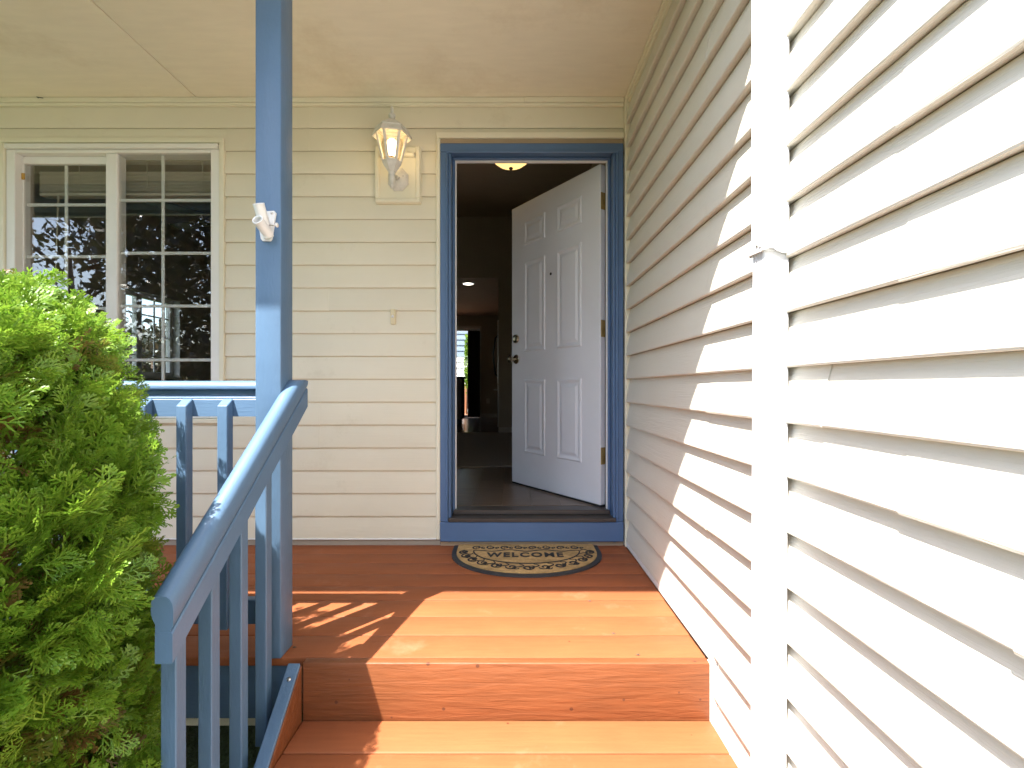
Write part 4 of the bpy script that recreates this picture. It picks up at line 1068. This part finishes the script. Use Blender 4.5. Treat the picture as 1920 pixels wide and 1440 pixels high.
def tree(name, label, x, y, h, rx, n, seed, size=.13, group='broadleaf trees across the street', cat='tree'):
    t = empty(name, (x, y, GZ), label, cat, group)
    zc = GZ + h * .62; rz = h * .40
    tube('trunk', [(x, y, GZ - .05), (x + .1, y, GZ + h * .3), (x, y + .1, GZ + h * .7)], [.22 * h / 8, .16 * h / 8, .05], M['bark'], t)
    r = np.random.default_rng(seed + 99)
    for k in range(7):
        a = r.uniform(0, 6.28); z = GZ + h * r.uniform(.28, .6)
        tube('limb', [(x + .04, y, z), (x + rx * .4 * math.cos(a), y + rx * .4 * math.sin(a), z + h * .12), (x + rx * .8 * math.cos(a), y + rx * .8 * math.sin(a), z + h * .2)], [.07, .05, .02], M['bark'], t, 6)
    V, F, T = leaf_cloud(x, y, zc, rx, rz, n, seed, size)
    me = bpy.data.meshes.new('crown'); b0 = np.array([x, y, zc]); me.from_pydata((V - b0).tolist(), [], F.tolist())
    a_ = me.attributes.new('tint', 'FLOAT', 'POINT'); a_.data.foreach_set('value', T); me.materials.append(M['foliage_tree'])
    o = bpy.data.objects.new('crown', me); link(o); o.parent = t; o.location = Vector(b0) - t.location
    return t
tree('maple_tree', 'tall dense maple tree, dark crown mirrored in the right window pane', -10.6, -12.0, 10.5, 3.6, 9000, 1)
tree('maple_tree', 'open crowned maple tree mirrored in the left side of the front window, sky showing through', -16.5, -12.5, 9.5, 3.6, 1300, 2)
tree('maple_tree', 'maple tree farther back, mirrored low behind the open crowned one', -22.0, -17.0, 6.5, 3.2, 1100, 3)
tree('sky_block_tree', 'unseen broad tree added straight in front of the porch to block the sky', 1.5, -13.0, 11.0, 5.0, 8000, 4)  # out of view, added close and tall to cut sky light on the porch front
tree('maple_tree', 'wide dense maple tree on the near lawn, dark crown mirrored in the right pane', -7.6, -7.4, 9.5, 3.6, 9000, 8)
tree('yard_tree', 'small dark tree beyond the side window of the living room', -13.5, 15.5, 3.9, 1.9, 3000, 5, .12, group='trees beside the house')
tree('yard_tree', 'low bushy tree beyond the side window, nearer the right jamb', -10.2, 13.6, 3.2, 1.6, 3000, 6, .12, group='trees beside the house')

V, F, T = [], [], []
r0 = np.random.default_rng(77); off = 0
for k in range(26):
    x = -75 + k * 3.9 + r0.uniform(-1, 1); h = r0.uniform(4.5, 8.0)
    v, f, t = leaf_cloud(x, -31 + r0.uniform(-3, 3), GZ + h * .45, 2.9, h * .42, 1300, 200 + k, .34)
    V.append(v); F.append(f + off); T.append(t); off += len(v)
V = np.vstack(V); F = np.vstack(F); T = np.concatenate(T)
me = bpy.data.meshes.new('far_treeline'); me.from_pydata(V.tolist(), [], F.tolist())
a_ = me.attributes.new('tint', 'FLOAT', 'POINT'); a_.data.foreach_set('value', T); me.materials.append(M['foliage_tree'])
o = bpy.data.objects.new('far_treeline', me); link(o); tag(o, 'dark line of trees beyond the street, mirrored in the window', 'treeline', None, 'stuff')

gs = empty('garden_vine', (-1.32, 13.0, FLOOR), 'leafy green vine just outside the glass door at the back of the house', 'plant')
V, F, T = leaf_cloud(-1.175, 13.0, 1.55, .07, .75, 800, 55, .045)
me = bpy.data.meshes.new('leaves'); b0 = np.array([-1.175, 13.0, 1.55]); me.from_pydata((V - b0).tolist(), [], F.tolist())
a_ = me.attributes.new('tint', 'FLOAT', 'POINT'); a_.data.foreach_set('value', T * .7); me.materials.append(M['foliage'])
o = bpy.data.objects.new('leaves', me); link(o); o.parent = gs; o.location = Vector(b0) - gs.location; o['kind'] = 'stuff'
tube('stem', [(-1.18, 13.0, FLOOR - .02), (-1.165, 13.02, 1.0), (-1.18, 12.98, 2.1)], [.02, .015, .006], M['bark'], gs, 6)

# ================================================================== crumbs of dry leaf lying on the porch boards
CRUMBS = ((1106, 1127, 'dark crumb of dry leaf on the sunny boards, the one nearest the doormat'),
          (1150, 1188, 'dark crumb of dry leaf in the middle of the sunny boards, on a joint'),
          (1197, 1228, 'dark crumb of dry leaf at the front lip of the porch, above the knotty riser'),
          (552, 1214, 'dark crumb of dry leaf beside the foot of the blue post'))
for k, (px, py, text) in enumerate(CRUMBS):
    Y = 900 * CAM_Z / (py - 727); X = xpx(px, Y); r = .0035 + .003 * random.random()
    bm = bmesh.new()
    ring = [bm.verts.new((X + r * (1.5 if i % 2 else .8) * math.cos(i * 1.05 + k), Y + r * (1 if i % 3 else .6) * math.sin(i * 1.05 + k), .0012)) for i in range(6)]
    tip = bm.verts.new((X, Y, .0045)); low = bm.verts.new((X, Y, .0006))
    for i in range(6): bm.faces.new((ring[i], ring[(i + 1) % 6], tip)); bm.faces.new((ring[(i + 1) % 6], ring[i], low))
    tag(bm_obj('leaf_crumb', bm, M['bark']), text, 'debris', 'crumbs of dry leaf on the porch boards')
